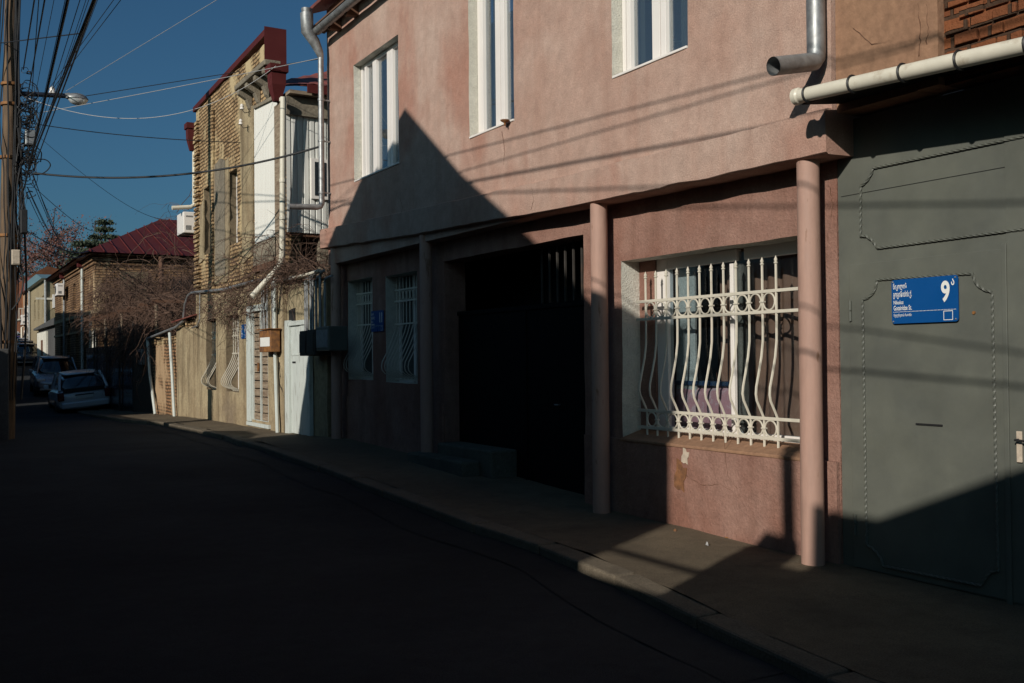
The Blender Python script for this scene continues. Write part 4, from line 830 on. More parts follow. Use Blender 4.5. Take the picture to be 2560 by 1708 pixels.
ell(c,L,.13,.11,0,M['galv'],'housing',LM); ell(c+Vector((.02,0,-.004)),L*.85,.12,0,.11,M['carlamp'],'lens',LM)
mb=MB(); mb.tube([b-Vector((.02,0,0)),b+Vector((.06,0,.02))],.05,10); mb.build('neck',M['galv'],LM,smooth=True)
q=PY(131,225,20); mb=MB(); mb.lathe([(.026,-.08),(.065,-.065),(.045,-.013),(.05,.026),(.02,.065)],q,10); mb.build('insulator',M['whitep'],LM,smooth=True)
for (x0,y0,x1,y1,mat,l) in ((62,325,88,366,'galv','grey steel junction box high on the pole among tangled cables'),(50,525,68,586,'black','tall black splice case hanging on the pole'),(28,625,50,664,'chalk','small cream box low on the leaning pole')):
    a=PY(x0,y0,19.95); b=PY(x1,y1,19.95); T=thing('junction_box',l,'junction box',tuple((a+b)/2)); mb=MB(); mb.box((a.x,19.85,b.z),(b.x,20.02,a.z)); mb.build('case',M[mat],T,bevel=.012)
    mb=MB(); mb.box((a.x+.012,19.838,b.z+.02),(b.x-.012,19.849,a.z-.02)); mb.build('cover',M[mat],T,bevel=.004)
def sag(P,Q,s,n=18): return [P.lerp(Q,i/n)-Vector((0,0,s*4*(i/n)*(1-i/n))) for i in range(n+1)]
def smoothp(P,n=8):
    P=[P[0]]+list(P)+[P[-1]]; o=[]
    for i in range(1,len(P)-2):
        a,b,c,d=P[i-1:i+3]
        for k in range(n):
            t=k/n; o.append(.5*((2*b)+(c-a)*t+(2*a-5*b+4*c-d)*t*t+(3*b-a-3*c+d)*t**3))
    return o+[P[-2]]
def cable(pts,r,label,mat='cable',group=None,n=6): 
    mb=MB(); mb.tube(pts,r,n); return tag(mb.build('overhead_cable',M[mat],smooth=True),label,'cable',group)
G1='bundle of cables running from the pole over the camera'
# heavy cables: pole -> over the street towards the viewer
def overhead(x0,y0,xt,z11,tail,r,l,Y0=19.9,s=0):
    P0=PY(x0,y0,Y0); d=ray(xt,0); k=(z11-1.5)/d.z; P1=EYE+d*k; T_=Vector(tail); cable([P0.lerp(P1,i/10) for i in range(10)]+[P1.lerp(T_,i/10) for i in range(11)],r,l,group=G1)
OV=[(66,350,135,5.75,(-1.2,9.4,7.3),.004),(70,420,163,5.0,(-1.2,8.4,7.7),.004),(85,372,232,5.62,(1.17,-6,5.27),.008),(88,378,237,5.62,(1.0,-6,4.69),.015),(84,395,215,5.3,(-1.2,8.0,7.6),.0035),(86,392,222,5.2,(-1.2,7.6,7.3),.0035),(92,400,240,5.95,(1.13,-6,5.07),.009),
 (90,405,244,5.7,(-1.2,9.0,7.4),.0035),(66,300,284,5.6,(-1.2,6.8,6.8),.004),(72,300,302,5.5,(-1.2,7.2,7.0),.004),(62,470,97,4.9,(-1.2,9.8,7.1),.005),(80,385,200,5.0,(-1.2,8.8,7.5),.0045)]
for i,(x0,y0,xt,z1,tail,r) in enumerate(OV): overhead(x0,y0,xt,z1,tail,r,'black overhead cable in the bundle rising steeply from the pole')
# low crossing cables that lay the soft lines of shade on the gate
for k,(a,b,r) in enumerate((((1.35,19.9,4.45),(.55,-6,3.35),.022),((1.3,19.9,4.25),(.5,-6,3.2),.013),((1.35,19.9,4.6),(.7,-6,3.5),.016),((1.6,19.9,5.2),(.9,-6,4.45),.014))):
    pass
for k,(p0,p1,r) in enumerate((((1.5,20,4.6),(.30,-3,3.62),.012),((1.55,20,6.2),(.20,-3,3.60),.009),((1.5,20,6.8),(.3,-3,4.5),.011))):
    cable(sag(Vector(p0),Vector(p1),.03),r,'sagging black cable strung low from the pole past the camera',group='low cables along the street')
def wire(p0,Y0,p1,Q,r,l,mat='cable',s=0,mid=None):
    A=PY(*p0,Y0); B=Q if isinstance(Q,Vector) else PY(*p1,Q)
    if mid:
        t=mid[2]; m_=PY(mid[0],mid[1],Y0+(B.y-Y0)*t); 
        # quadratic through the middle sight line
        C=(m_-A*(1-t)**2-B*t*t)/(2*t*(1-t)); pts=[A*(1-u)**2+C*2*u*(1-u)+B*u*u for u in [i/24 for i in range(25)]]
    else: pts=sag(A,B,s)
    if B.y>35: r=[r*(.30+.70*i/18) for i in range(19)]
    return cable(pts,r,l,mat)
wire((165,228),20,(575,-20),14.9,.0045,'thin white wire rising to the right across the open sky','cablew')
wire((215,240),20,(804,147),19.8,.007,'thin dark wire from the lamp to the galvanised downpipe')
wire((95,283),20,(802,145),14.9,.006,'white wire from the pole to the top of the galvanised downpipe','cablew',mid=(420,222,.45))
wire((55,240),20,(690,165),16.9,.006,'white wire sagging below the lamp towards the dark red funnel','cablew',mid=(300,296,.36))
wire((75,308),20,(800,358),19.7,.008,'thin dark wire crossing the sky level with the brick house top',mid=(400,346,.45))
wire((85,433),19.9,(802,366),14.95,.018,'thick black cable sagging from the pole to the pink house corner',mid=(360,443,.4))
wire((95,340),20,(404,548),48,.012,'dark wire slanting down from the pole to the dark red hipped roof',mid=None,s=.3)
wire((68,578),19.9,(222,628),44,.030,'upper thick cable from the black case to the tan brick corner house',s=.2)
wire((70,600),19.9,(215,638),44,.026,'lower thick cable from the black case to the tan brick corner house',s=.2)
wire((75,458),20,(236,578),70,.02,'thin wire slanting down in front of the cedar',s=.2)
wire((0,108),20.3,(206,83),14.6,.009,'dashed black wire crossing level behind the pole top')
for i,(a,b) in enumerate((((82,440),(176,640)),((80,450),(160,615)),((86,445),(152,600)),((70,470),(150,610)),((68,468),(136,590)),((66,480),(128,585)))):
    wire(a,20,b,95,.022,'thin wire in the fan falling from the pole to the far end of the street',s=.3)['group']='fan of wires to the far street'
# cables strapped down the pole and the tangle
random.seed(31)
for k in range(14):
    off=random.uniform(-.18,.22); P=[]; 
    y0=random.choice([-20,-20,-20,180,300]); y1=random.choice([1090,1000,700,1090]); n=14
    for i in range(n):
        t=i/(n-1); p=PM+dirp*((PY(25,y0+(y1-y0)*t,PYY).z-PM.z)/dirp.z); w_=off*(1+.5*math.sin(t*5+k)); P.append(p+Vector((w_,-.15-.05*random.random() if abs(w_)<.15 else -.02,0))+Vector((random.gauss(0,.008),0,0)))
    cable(smoothp(P,3),random.choice([.011,.015,.02]),'cable strapped down the length of the wooden pole',random.choice(['cable','cable','cable']),'cables strapped to the pole',5)
mb=MB()
for k in range(75):
    cx,cy=random.gauss(68,7),random.choice([random.gauss(425,28),random.gauss(390,28),random.gauss(250,30),random.gauss(300,25)]); p=PY(cx,cy,19.9+random.uniform(-.1,.15)); a=random.uniform(.04,.17); P=[]; ph=random.uniform(0,6)
    for i in range(9): t=ph+i*random.uniform(.5,.8); P.append(p+Vector((a*math.cos(t),random.gauss(0,.02),a*1.2*math.sin(t)+i*.006)))
    mb.tube(smoothp(P,3),random.choice([.005,.008,.011]),4,cap=False)
for k in range(26):
    x,y=random.uniform(45,62),random.uniform(440,560); P=[PY(x+random.gauss(0,3),y+i*18,19.9) for i in range(random.randint(3,8))]; mb.tube(smoothp(P,3),random.choice([.004,.007]),4,cap=False)
tag(mb.build('cable_tangle',M['cable'],fix=False),'knot of looped spare cable hanging on the right side of the pole','cables')
cable(smoothp([PY(78,399,19.9),PY(112,399,19.9),PY(126,412,19.9),PY(116,428,19.9),PY(96,437,19.9),PY(72,434,19.9)],6),.010,'single loop of black cable standing out right of the tangle')
cable(smoothp([PY(48,665,19.9),PY(58,700,19.9),PY(50,745,19.9),PY(30,775,19.9)],6),.014,'black cable curving below the small cream box')
# ================= CORNER HOUSE with hipped roof
XC=5.93; YC=44
CH=thing('corner_house','old tan brick corner house with dark red hipped metal roof behind the vine','house',(XC,50,0))
hs=[]
mb=MB(); 
wins=[(46.2,47.3,.9,3.3),(49.2,50.3,.9,3.3),(52.2,53.3,.9,3.3),(55.4,56.4,.9,3.3),(47,48,3.9,5.1),(50.2,51.2,3.9,5.1),(54,55,3.9,5.1)]
wall(mb,XC,.3,YC,59,-.8,5.9,wins,.5,.02); mb.build('front_wall',M['brick3'],CH,smooth=True)
mb=MB(); mb.box((XC+.01,YC,-.8),(18,YC+.29,5.9)); mb.build('end_wall',M['brick3'],CH)
for W in wins: frame(W,XC+.15,CH,'window',M['cream2'],1,t=.09)
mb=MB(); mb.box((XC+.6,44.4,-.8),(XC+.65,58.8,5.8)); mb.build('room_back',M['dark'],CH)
mb=MB()
for k,(z,d) in enumerate(((5.45,.06),(5.62,.12),(5.78,.2))): mb.box((XC-d,YC-d,z),(18,59.1,z+.12))
mb.build('cornice',M['brick3'],CH); mb=MB(); mb.box((XC-.05,YC-.06,3.45),(XC+.35,59,3.6)); mb.box((XC-.05,YC-.06,2.75),(XC+.3,59,2.85)); mb.build('string_course',M['cream'],CH)
mb=MB(); mb.box((XC-.05,YC-.05,-.5),(XC+.02,YC+.5,2.74)); mb.box((XC-.06,YC+.9,-.5),(XC+.01,YC+1.25,3.44)); mb.build('plaster_pilaster',M['white_st'],CH)
a=PY(402,548,51.5); ez=5.93; ev=[(XC-.45,YC-.4,ez),(19,YC-.4,ez),(19,59.6,ez),(XC-.45,59.6,ez)]; rv=[(a.x,51.5,a.z),(15,51.5,a.z)]
mb=MB(); mb.add(ev+rv,[(0,1,5,4),(1,2,5),(2,3,4,5),(3,0,4)]); mb.add([(p[0],p[1],p[2]-.1) for p in ev],[(3,2,1,0)]); mb.build('roof',M['roofred'],CH)
for k in range(24):
    X=XC-.2+k*.52; t=min(1,(X-(XC-.45))/(a.x-(XC-.45))); q=Vector((X,YC-.4+(51.5-YC+.4)*t,ez+(a.z-ez)*t)); mb=MB(); mb.tube([(X,YC-.42,ez+.03),tuple(q+Vector((0,0,.03)))],.035,4); mb.build('roof_seam',M['roofred'],CH)
for x,y0,y1 in ((205,668,925),(160,690,925)):
    p=PX(x,y0,XC-.1); q=PX(x,y1,XC-.1); mb=MB(); mb.tube([(XC-.1,p.y,5.6),(XC-.1,p.y,-.2)],.06,8); mb.build('rain_pipe',M['galv'] if x<180 else M['lightblue'],CH,smooth=True)
    funnel(CH,(XC-.15,p.y),.3,5.95,5.55,M['roofred'])
# dark upper verandah on the end wall
mb=MB(); mb.box((8.9,43.2,3.9),(12.6,43.98,4.9)); mb.build('verandah_dark_block',M['dark'],CH)  # solid black box standing in for the shaded opening
mb=MB(); mb.box((6.9,43.9,3.6),(8.0,43.99,5.2)); mb.build('dark_wall_panel',M['reveal'],CH)  # flat darker panel standing in for a dark opening
mb=MB(); mb.box((8.0,43.1,4.05),(14,43.3,4.2)); mb.tube([(8.4,43.2,-.4),(8.4,43.2,5.8)],.1,8); mb.build('verandah_beam',M['beam'],CH)
pa=PX(163,740,XC-.1); ac_unit((XC-.35,pa.y,pa.z),'white air conditioner on the street front of the tan brick corner house',1.05)
# shed beyond
SH=thing('lean_to','low dark lean-to with a sunlit pale end wall beyond the corner house','shed',(6.3,64,.6))
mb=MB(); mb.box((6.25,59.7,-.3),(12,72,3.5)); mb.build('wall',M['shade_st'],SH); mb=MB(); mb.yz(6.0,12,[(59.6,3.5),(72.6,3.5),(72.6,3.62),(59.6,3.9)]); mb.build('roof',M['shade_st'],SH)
mb=MB(); mb.box((6.15,66,.6),(6.249,71.8,3.3)); mb.build('pale_wall',M['white_st'],SH); mb=MB(); mb.box((6.12,68,.8),(6.149,69,2.8)); mb.build('door',M['beam'],SH)
# cream house with blue tin roof
def fwall(T,X,y0,y1,z0,z1,mat,wins,t=.09): 
    mb=MB(); wall(mb,X,.3,y0,y1,z0,z1,wins,1.0,.01); mb.build('front_wall',mat,T,smooth=True)
    for W in wins: frame(W,X+.12,T,'window',M['whitep'],1,t=t)
CR_=thing('cream_house','cream rendered house with pale blue tin roof and drain pipes up the street','house',(7,80,1.3))
fwall(CR_,6.85,73,86,.2,7.0,M['cream2'],[(75,76.2,4.5,6),(78,79.2,4.5,6),(81,82.2,4.5,6),(75,76.2,1.9,3.6),(79,80.2,1.9,3.6)])
mb=MB(); mb.box((6.86,72.98,.2),(13,73.3,7.0)); mb.build('end_wall',M['cream2'],CR_)
mb=MB(); mb.add([(6.5,72.6,7.0),(13,72.6,7.0),(13,86,7.0),(6.5,86,7.0),(6.5,76.5,7.55),(13,76.5,7.55),(6.5,86,7.55),(13,86,7.55)],[(0,1,5,4),(4,5,7,6),(0,4,6,3),(1,2,7,5),(0,3,2,1)]); mb.build('roof',M['blueroof'],CR_)
for X,Y in ((6.75,72.9),(6.75,85)): mb=MB(); mb.tube([(X,Y,6.9),(X,Y,1)],.08,8); mb.build('rain_pipe',M['galv'],CR_,smooth=True)
a=PY(140,755,72.7); mb=MB(); mb.box((a.x-.2,72.75,a.z-.4),(a.x+.5,72.97,a.z+.5)); mb.build('white_shutter',M['whitep'],CR_)
mb=MB(); mb.box((a.x-1.2,72.85,a.z+.15),(a.x-.22,72.95,a.z+.28)); mb.build('pipe_stub',M['pvc'],CR_)
WH=thing('peach_house','narrow peach house with stacked white air conditioners and pipes far up the street','house',(7.6,92,2))
fwall(WH,7.5,86.2,101,.8,7.6,M['tan_wall_far'],[(88,89.4,5,6.6),(92,93.4,5,6.6),(96,97.4,5,6.6),(88,89.4,2.4,4),(93,94.4,2.4,4)],.12)
mb=MB(); mb.box((7.51,86.18,.8),(12,86.5,7.6)); mb.build('end_wall',M['tan_wall_far'],WH)
mb=MB(); mb.yz(7.2,13,[(86,7.6),(101.3,7.6),(101.3,7.75),(93,8.6),(86,7.75)]); mb.build('roof',M['roofold'],WH)
for Y,r in ((86.6,.09),(89.9,.07),(95,.09)): mb=MB(); mb.tube([(7.3,Y,7.4),(7.3,Y,4.6),(6.95,Y,4.4),(6.95,Y,1.4)],r,8); mb.build('rain_pipe',M['pvc'],WH,smooth=True)
for k,(Y,z) in enumerate(((87.4,4.6),(87.6,3.5),(90.6,5.2),(91.2,3.2),(94.5,4.6))): ac_unit((7.1,Y,z),['white air conditioner lowest cluster on the peach house front','white air conditioner second from the near end of the peach house','white air conditioner high in the middle of the peach house','white air conditioner low in the middle of the peach house','white air conditioner at the far end of the peach house'][k],1.5)
FB=thing('red_brick_building','tall far red brick building with orange stripe and small balcony closing the street','building',(9,115,3))
mb=MB(); a=PY(60,690,112); b=PY(104,675,112); 
X0_=PY(56,800,112).x; X1_=X0_+7; zt=a.z+.2; mb.xz(112,124,[(X0_,1.5),(X0_,zt-.6),(X0_+2.3,zt+.9),(X0_+4.6,zt+.3),(X1_,zt-.4),(X1_,1.5)]); mb.build('wall',M['brickfar'],FB)
mb=MB(); mb.box((X0_-.02,111.9,2),(X0_+.9,111.99,zt-1)); mb.build('orange_strip',simple('orange_render',(.38,.14,.05),.9),FB)
for i in range(3):
    for j in range(2): W=(X0_+1.3+j*2.0,X0_+2.1+j*2.0,5+i*1.9,6.2+i*1.9); mb=MB(); mb.box((W[0],111.93,W[2]),(W[1],111.99,W[3])); o=mb.build('window',M['beam'],FB); p=MB(); p.box((W[0]+.1,111.9,W[2]+.1),(W[1]-.1,111.925,W[3]-.1)); q=p.build('pane',M['glassd'],FB); q.parent=o
c=PY(74,786,108); mb=MB(); mb.box((c.x-1.0,107.5,c.z-.6),(c.x+1.2,111.9,c.z-.45)); 
for i in range(9): mb.box((c.x-1.0+i*.26,107.5,c.z-.45),(c.x-.93+i*.26,107.6,c.z+.5))
mb.box((c.x-1.0,107.48,c.z+.5),(c.x+1.2,107.6,c.z+.58)); mb.build('balcony',M['pvc'],FB)
EB=thing('end_building','small pale building with light door at the far end of the street','building',(9,140,4)); a=PY(35,812,138); mb=MB(); mb.box((a.x-2,138,3),(a.x+6,146,a.z+1.2)); mb.build('wall',M['tan'],EB)
mb=MB(); mb.box((a.x+.8,137.9,3.5),(a.x+2.4,137.99,a.z+.4)); mb.build('door',M['whitep'],EB); mb=MB(); mb.box((a.x-.2,137.9,3.5),(a.x+.2,137.99,a.z+.8)); mb.build('pillar',M['whitep'],EB)
mb=MB(); mb.box((a.x+1.3,137.85,a.z-.5),(a.x+1.8,137.89,a.z-.2)); mb.build('plate',M['blue'],EB)
# second wooden pole far away is left of the row: none visible
# ================= TREES
def leaf(mb,p,s,rng=random):
    a=Vector((rng.gauss(0,1),rng.gauss(0,1),rng.gauss(0,1))).normalized(); b=a.orthogonal().normalized(); b=(b+a.cross(b)*rng.uniform(-1,1)).normalized(); c=a.cross(b)
    mb.add([p-b*s-c*s*.3,p+c*s*.5,p+b*s,p-c*s*.5],[(0,1,2,3)])
def tree_bare():
    random.seed(41); c=PY(122,660,130); T=thing('autumn_tree','wide bare tree with sparse russet leaves rising behind the far red brick building','tree',(c.x,130,4)); tb=MB(); lb=MB()
    def br(p,d,L,r,lv):
        P=[p.copy()]; q=p.copy()
        for i in range(5): d=(d+Vector((random.gauss(0,.12),random.gauss(0,.12),random.gauss(.02,.08)))).normalized(); q=q+d*L/5; P.append(q.copy())
        tb.tube(P,[r*(1-.12*i) for i in range(6)],5 if lv<2 else 3,cap=False)
        if lv>=2:
            for k in range(20): leaf(lb,P[random.randint(1,5)]+Vector((random.gauss(0,.45),random.gauss(0,.45),random.gauss(0,.4))),random.uniform(.10,.19))
        if lv<4:
            for k in range(4 if lv<3 else 3): 
                t=random.randint(2,5); dd=(d+Vector((random.gauss(0,.75),random.gauss(0,.75),random.gauss(.1,.45)))).normalized(); br(P[t],dd,L*random.uniform(.6,.8),r*.55,lv+1)
    br(Vector((c.x,130,3.8)),Vector((0,0,1)),7.2,.42,0)
    for k in range(3): br(Vector((c.x,130,7.2+k*.5)),Vector((random.choice([-1,1])*.8,0,.7)).normalized(),6.0,.26,1)
    tb.build('trunk',M['bark'],T,fix=False); lb.build('crown',M['rleaf'],T,fix=False)
tree_bare()
def cedar():
    random.seed(43); c=PY(262,600,88); T=thing('cedar_tree','dark green cedar with flat layered branches behind the red hipped roof','tree',(c.x,88,0)); tz=PY(262,548,88).z; tb=MB(); lb=MB()
    tb.tube([(c.x,88,0),(c.x+.1,88,tz*.6),(c.x,88,tz-.2)],[.3,.2,.04],8); 
    k=0; z=tz-.3
    while z>7.4:
        f=(tz-z)/(tz-8.5); R=.5+2.2*f if f<.42 else 2.9
        for j in range(8 if f<.42 else 13):
            a=random.uniform(0,6.28); d=Vector((math.cos(a),math.sin(a),.12)); L=R*random.uniform(.6,1.1); P=[Vector((c.x,88,z))+d*L*t+Vector((0,0,-.18*L*t*t)) for t in (0,.5,1)]; tb.tube(P,[.05,.03,.01],4,cap=False)
            for q in range(int(110*L)):
                t=random.uniform(.15,1)**.7; w=.34*(1.1-t*.5)*L**.5; p=P[0].lerp(P[2],t)+Vector((random.gauss(0,w*.7),random.gauss(0,w*.7),random.gauss(.05,.09))); leaf(lb,p,random.uniform(.07,.15))
        z-=.62
    tb.build('trunk',M['bark'],T,fix=False); lb.build('crown',M['needle'],T,fix=False)
cedar()
# ================= CARS (built facing +Y, centre on the ground)
def car(name,label,loc,yaw,mat,L=4.4,Wd=1.74,H=1.48,hatch=True,roll=0,pitch=0,plate=False,suv=False):
    T=thing(name,label,'car',(0,0,0),'cars parked along the street'); hl,hw=L/2,Wd/2; zb=.26 if suv else .20; bz=.98 if suv else .88
    def loft(st,mat,name,par=T,sub=1,cap=True):
        mb=MB(); n=len(st[0]); v=[p for s in st for p in s]; mb.add(v,[(i*n+j,i*n+(j+1)%n,(i+1)*n+(j+1)%n,(i+1)*n+j) for i in range(len(st)-1) for j in range(n)]+([tuple(range(n)),tuple(range((len(st)-1)*n,len(st)*n))] if cap else []))
        o=mb.build(name,mat,par,smooth=True)
        if sub: s=o.modifiers.new('s','SUBSURF'); s.levels=sub; s.render_levels=sub
        return o
    def sec(y,w,z0,z1,zt,wt): return [(-w*.9,y,z0),(-w,y,z0+.12),(-w,y,(z0+z1)/2),(-w*.97,y,z1),(-wt,y,zt),(wt,y,zt),(w*.97,y,z1),(w,y,(z0+z1)/2),(w,y,z0+.12),(w*.9,y,z0)]
    rz=bz+.04
    st=[sec(-hl,hw*.80,zb+.10,bz-.18,rz-.10,hw*.70),sec(-hl+.06,hw*.93,zb+.02,bz-.05,rz,hw*.8),sec(-hl+.45,hw*.99,zb,bz,rz+.03,hw*.85),sec(-hl+1.1,hw,zb,bz,rz+.02,hw*.86),sec(0,hw,zb,bz-.02,rz,hw*.86),sec(hl-1.3,hw,zb,bz-.05,rz-.03,hw*.85),sec(hl-.9,hw*.99,zb,bz-.1,rz-.08,hw*.82),sec(hl-.3,hw*.94,zb,bz-.2,rz-.2,hw*.78),sec(hl-.04,hw*.84,zb+.05,bz-.32,rz-.34,hw*.7),sec(hl,hw*.76,zb+.1,bz-.36,rz-.4,hw*.62)]
    loft(st,mat,'body')
    def cs(y,w,wt,z,zt): return [(-w,y,z),(-(w+wt)/2-.02,y,(z+zt)/2),(-wt,y,zt),(wt,y,zt),((w+wt)/2+.02,y,(z+zt)/2),(w,y,z)]
    r0=-hl+.12 if hatch else -hl+.75; r1=-hl+(.75 if hatch else 1.25)
    cabin=[cs(r0,hw*.84,hw*.78,rz-.04,rz-.02),cs((r0+r1)/2,hw*.86,hw*.74,rz-.04,rz+(H-rz)*.62),cs(r1,hw*.88,hw*.70,rz-.04,H-.04),cs(0,hw*.89,hw*.69,rz-.04,H),cs(.35,hw*.89,hw*.68,rz-.04,H-.03),cs(hl-1.45,hw*.87,hw*.72,rz-.06,rz+(H-rz)*.45),cs(hl-1.05,hw*.84,hw*.76,rz-.1,rz-.04)]
    loft(cabin,M['carglass'],'glasshouse')
    roof=[[(-w,y,z-.03),(-w*.96,y,z+.012),(0,y,z+.03),(w*.96,y,z+.012),(w,y,z-.03),(0,y,z-.0)] for y,w,z in ((r1-.12,hw*.71,H-.09),(r1+.1,hw*.71,H-.03),(0,hw*.70,H),(.35,hw*.69,H-.03),(.55,hw*.68,H-.09))]
    loft(roof,mat,'roof')
    for s in (-1,1):
        mb=MB(); mb.tube([(s*hw*.70,.45,H-.06),(s*hw*.78,hl-1.35,rz+.22),(s*hw*.86,hl-1.0,rz-.06)],.035,6); mb.build('pillar',mat,T,smooth=True); mb=MB(); mb.tube([(s*hw*.71,r1,H-.05),(s*hw*.80,(r0+r1)/2,rz+(H-rz)*.5),(s*hw*.86,r0,rz-.02)],.05,6); mb.build('pillar',mat,T,smooth=True); mb=MB(); mb.tube([(s*hw*.705,-.1,H-.03),(s*hw*.89,-.05,rz)],.03,6); mb.build('pillar',mat,T,smooth=True)
        mb=MB(); mb.box((s*hw*1.0,.62,rz-.02),(s*(hw+.16),.74,rz+.12)); mb.build('mirror',mat,T,bevel=.03)
        mb=MB(); mb.box((s*hw*.58,hl-.30,bz-.34),(s*hw*.93,hl-.06,bz-.19)); mb.build('headlight',M['carlamp'],T,bevel=.04)
        mb=MB(); mb.box((s*hw*.72,-hl-.0,bz-.32),(s*hw*.95,-hl+.22,bz-.02)); mb.build('tail_light',M['tail'],T,bevel=.04)
        for y in (-hl+.82,hl-.85):
            wr=.34 if suv else .31; mb=MB(); mb.lathe([(wr*.6,-.10),(wr*.95,-.10),(wr,-.05),(wr,.05),(wr*.95,.10),(wr*.6,.10)],(s*(hw-.10),y,wr),20,'x'); wo=mb.build('wheel',M['black'],T,smooth=True)
            mb=MB(); mb.lathe([(.04,-.105),(wr*.58,-.09),(wr*.6,0),(wr*.58,.09),(.04,.105)],(s*(hw-.10),y,wr),12,'x'); o=mb.build('rim',M['galv'],T,smooth=True); o.parent=wo
    mb=MB(); mb.box((-hw*.55,hl-.045,zb+.10),(hw*.55,hl+.005,zb+.28)); mb.build('grille',M['black'],T,bevel=.02)
    mb=MB(); mb.box((-hw*.86,-hl-.04,zb+.08),(hw*.86,-hl+.12,zb+.30)); mb.build('rear_bumper',mat,T,bevel=.05)
    mb=MB(); mb.box((-hw*.8,hl-.12,zb+.02),(hw*.8,hl+.02,zb+.10)); mb.build('front_trim',M['galv'],T,bevel=.02)
    if hatch and plate:
        mb=MB(); mb.box((-hw*.74,-hl-.02,bz-.05),(hw*.74,-hl+.06,bz+.10)); mb.build('dark_glass_band',M['black'],T,bevel=.02)
        mb=MB(); mb.box((-.27,-hl-.025,bz-.28),(.27,-hl-.005,bz-.17)); mb.build('number_plate',M['signwhite'],T)
        mb=MB(); mb.box((-.30,-hl-.03,bz-.165),(.30,-hl+.02,bz-.13)); mb.build('plate_recess',M['black'],T)
    T.location=loc; T.rotation_euler=(pitch,roll,yaw)
    return T
def at(x,Y): d=ray(x,900); return d.x/d.y*Y
c1=car('hatchback','white hatchback parked nose away half on the pavement, tilted, in front of the dark yard',(at(199,39.6),39.6,gz(39)-.12),-.02,M['carwhite'],roll=-.10,plate=True,H=1.50,Wd=1.80,pitch=.02)
c2=car('suv','silver SUV facing the camera just behind the white hatchback',(at(138,49),49,gz(49)-.1),math.pi-.03,M['carsilver'],L=4.6,Wd=1.9,H=1.68,suv=True,pitch=-.03)
spots=[(66,77,'cardark','dark saloon nearest in the row of cars parked up the hill'),(68,83.5,'cardark','dark car second in the row of cars parked up the hill'),(63,90,'carsilver','grey car third in the row of cars parked up the hill'),(58,98,'cardark','dark car fourth in the row of cars parked up the hill'),(54,107,'carsilver','grey car fifth in the row of cars parked up the hill'),(51,117,'carwhite','white car farthest in the row of cars parked up the hill'),(33,96,'carblue','bright blue car parked opposite the row, half hidden by the pole')]
proto={}
for x,Y,mt,l in spots:
    loc=(at(x,Y),Y,gz(Y)-.1)
    if mt not in proto: proto[mt]=car('parked_car',l,loc,math.pi,M[mt],pitch=-.045)
    else: dup(proto[mt],loc,l)
# extra pavement hump under the tilted hatchback
mb=MB(); mb.box((at(199,39.6)+.35,36.8,-.9),(5.55,42.4,gz(39)+.02)); struct(mb.build('pavement',M['walk'],bevel=.02))
# loose litter on the pavement
random.seed(77)
for (x,y,r,l,mt) in ((1826,1343,.045,'small crumpled brown leaf heap on the sunlit pavement','rusty'),(1768,1362,.012,'white cigarette end on the sunlit pavement','cablew'),(1688,1330,.02,'dry brown leaf on the sunlit pavement','rusty')):
    d=ray(x,y); k=(0.02-1.5)/d.z; p=EYE+d*k; mb=MB(); v=[];n=7
    for j in range(3):
        for i in range(n): a=6.283*i/n; rr=r*(1-.3*j)*random.uniform(.7,1.2); v.append((p.x+rr*math.cos(a),p.y+rr*1.2*math.sin(a),p.z-.01+.014*j+random.uniform(0,.01)))
    mb.add(v,[(j*n+i,j*n+(i+1)%n,(j+1)*n+(i+1)%n,(j+1)*n+i) for j in range(2) for i in range(n)]+[tuple(range(2*n,3*n))]); tag(mb.build('litter',M[mt]),l,'litter')

# small rusty bracket on the middle window sill
q=PX(1262,303,5.33); mb=MB(); mb.lathe([(.008,-.05),(.012,-.02),(.045,.0),(.05,.012)],q,10); tag(mb.build('rusty_bracket',M['rusty'],smooth=True),'small rusty cup bracket on the sill of the middle upper window','bracket')

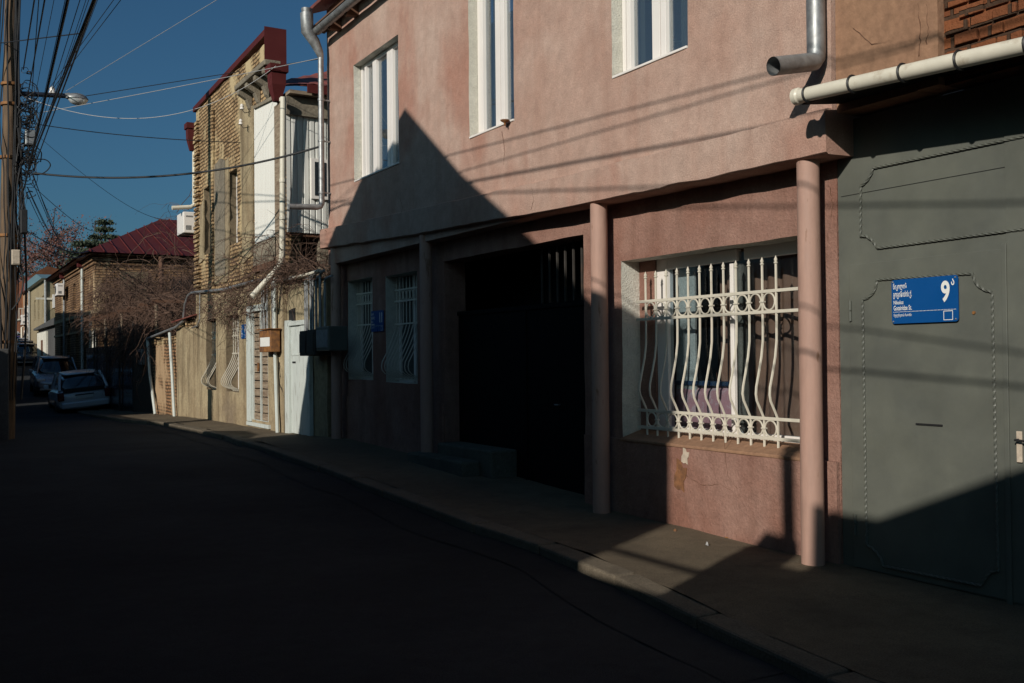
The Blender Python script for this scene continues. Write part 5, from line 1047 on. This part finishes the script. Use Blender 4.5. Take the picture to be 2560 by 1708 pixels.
def hair(pts,X,par,w=.0022):
    P=[Vector((X,*YZ(x,y,X))) for x,y in pts]; Q=[]
    for a,b in zip(P,P[1:]):
        for i in range(6): Q.append(a.lerp(b,i/6)+Vector((0,random.uniform(-.008,.008),random.uniform(-.006,.006))))
    mb=MB(); mb.tube(Q,[w*random.uniform(.3,1.3) for q in Q],4); mb.build('hairline_crack',M['beam'],par)
hair([(2076,470),(2083,520),(2070,580),(2066,640),(2060,700)],5.598,PH); hair([(1330,470),(1334,500),(1326,530)],5.32,PH); hair([(1000,495),(1006,520),(998,560)],5.318,PH)
hair([(1790,930),(1820,1190),(1850,1230)],5.562,PH,.0015); hair([(1700,1180),(1760,1215),(1800,1210),(1850,1240)],5.563,PH,.002); hair([(1545,640),(1500,605),(1470,600)],5.597,PH,.002); hair([(1255,330),(1262,380),(1258,420)],5.388,PH,.0025)
hair([(2130,70),(2180,110),(2230,100)],5.425,GH,.002); hair([(2296,10),(2302,80),(2298,150)],5.41,GH,.004); hair([(2318,10),(2320,70),(2316,120)],5.41,GH,.003)
# ---------------- world and light
w=bpy.data.worlds.new('World'); sc.world=w; w.use_nodes=True; nt=w.node_tree; bg=nt.nodes['Background']; sk=nt.nodes.new('ShaderNodeTexSky'); sk.sky_type='NISHITA'; sk.sun_disc=False
sk.sun_elevation=EL; sk.sun_rotation=math.atan2(SUN.x,SUN.y); sk.altitude=450; sk.air_density=1.0; sk.dust_density=3.0; sk.ozone_density=3.2
tn=nt.nodes.new('ShaderNodeMixRGB'); tn.blend_type='MULTIPLY'; tn.inputs[0].default_value=1; tn.inputs[2].default_value=(.56,.98,1.14,1); nt.links.new(sk.outputs[0],tn.inputs[1]); nt.links.new(tn.outputs[0],bg.inputs[0]); bg.inputs[1].default_value=SKY
sl=bpy.data.lights.new('sun','SUN'); sl.energy=SUNE; sl.angle=rad(.53); sl.color=(1,.93,.83); so=bpy.data.objects.new('sun',sl); COL.objects.link(so); so.rotation_euler=SUN.to_track_quat('Z','Y').to_euler(); so.location=(-10,-10,20)
sc.view_settings.view_transform='Standard'; sc.view_settings.look='None'; sc.view_settings.exposure=EXPO; sc.view_settings.gamma=1
for o in sc.objects:
    if '_loc' in o: del o['_loc']
bpy.context.view_layer.update()
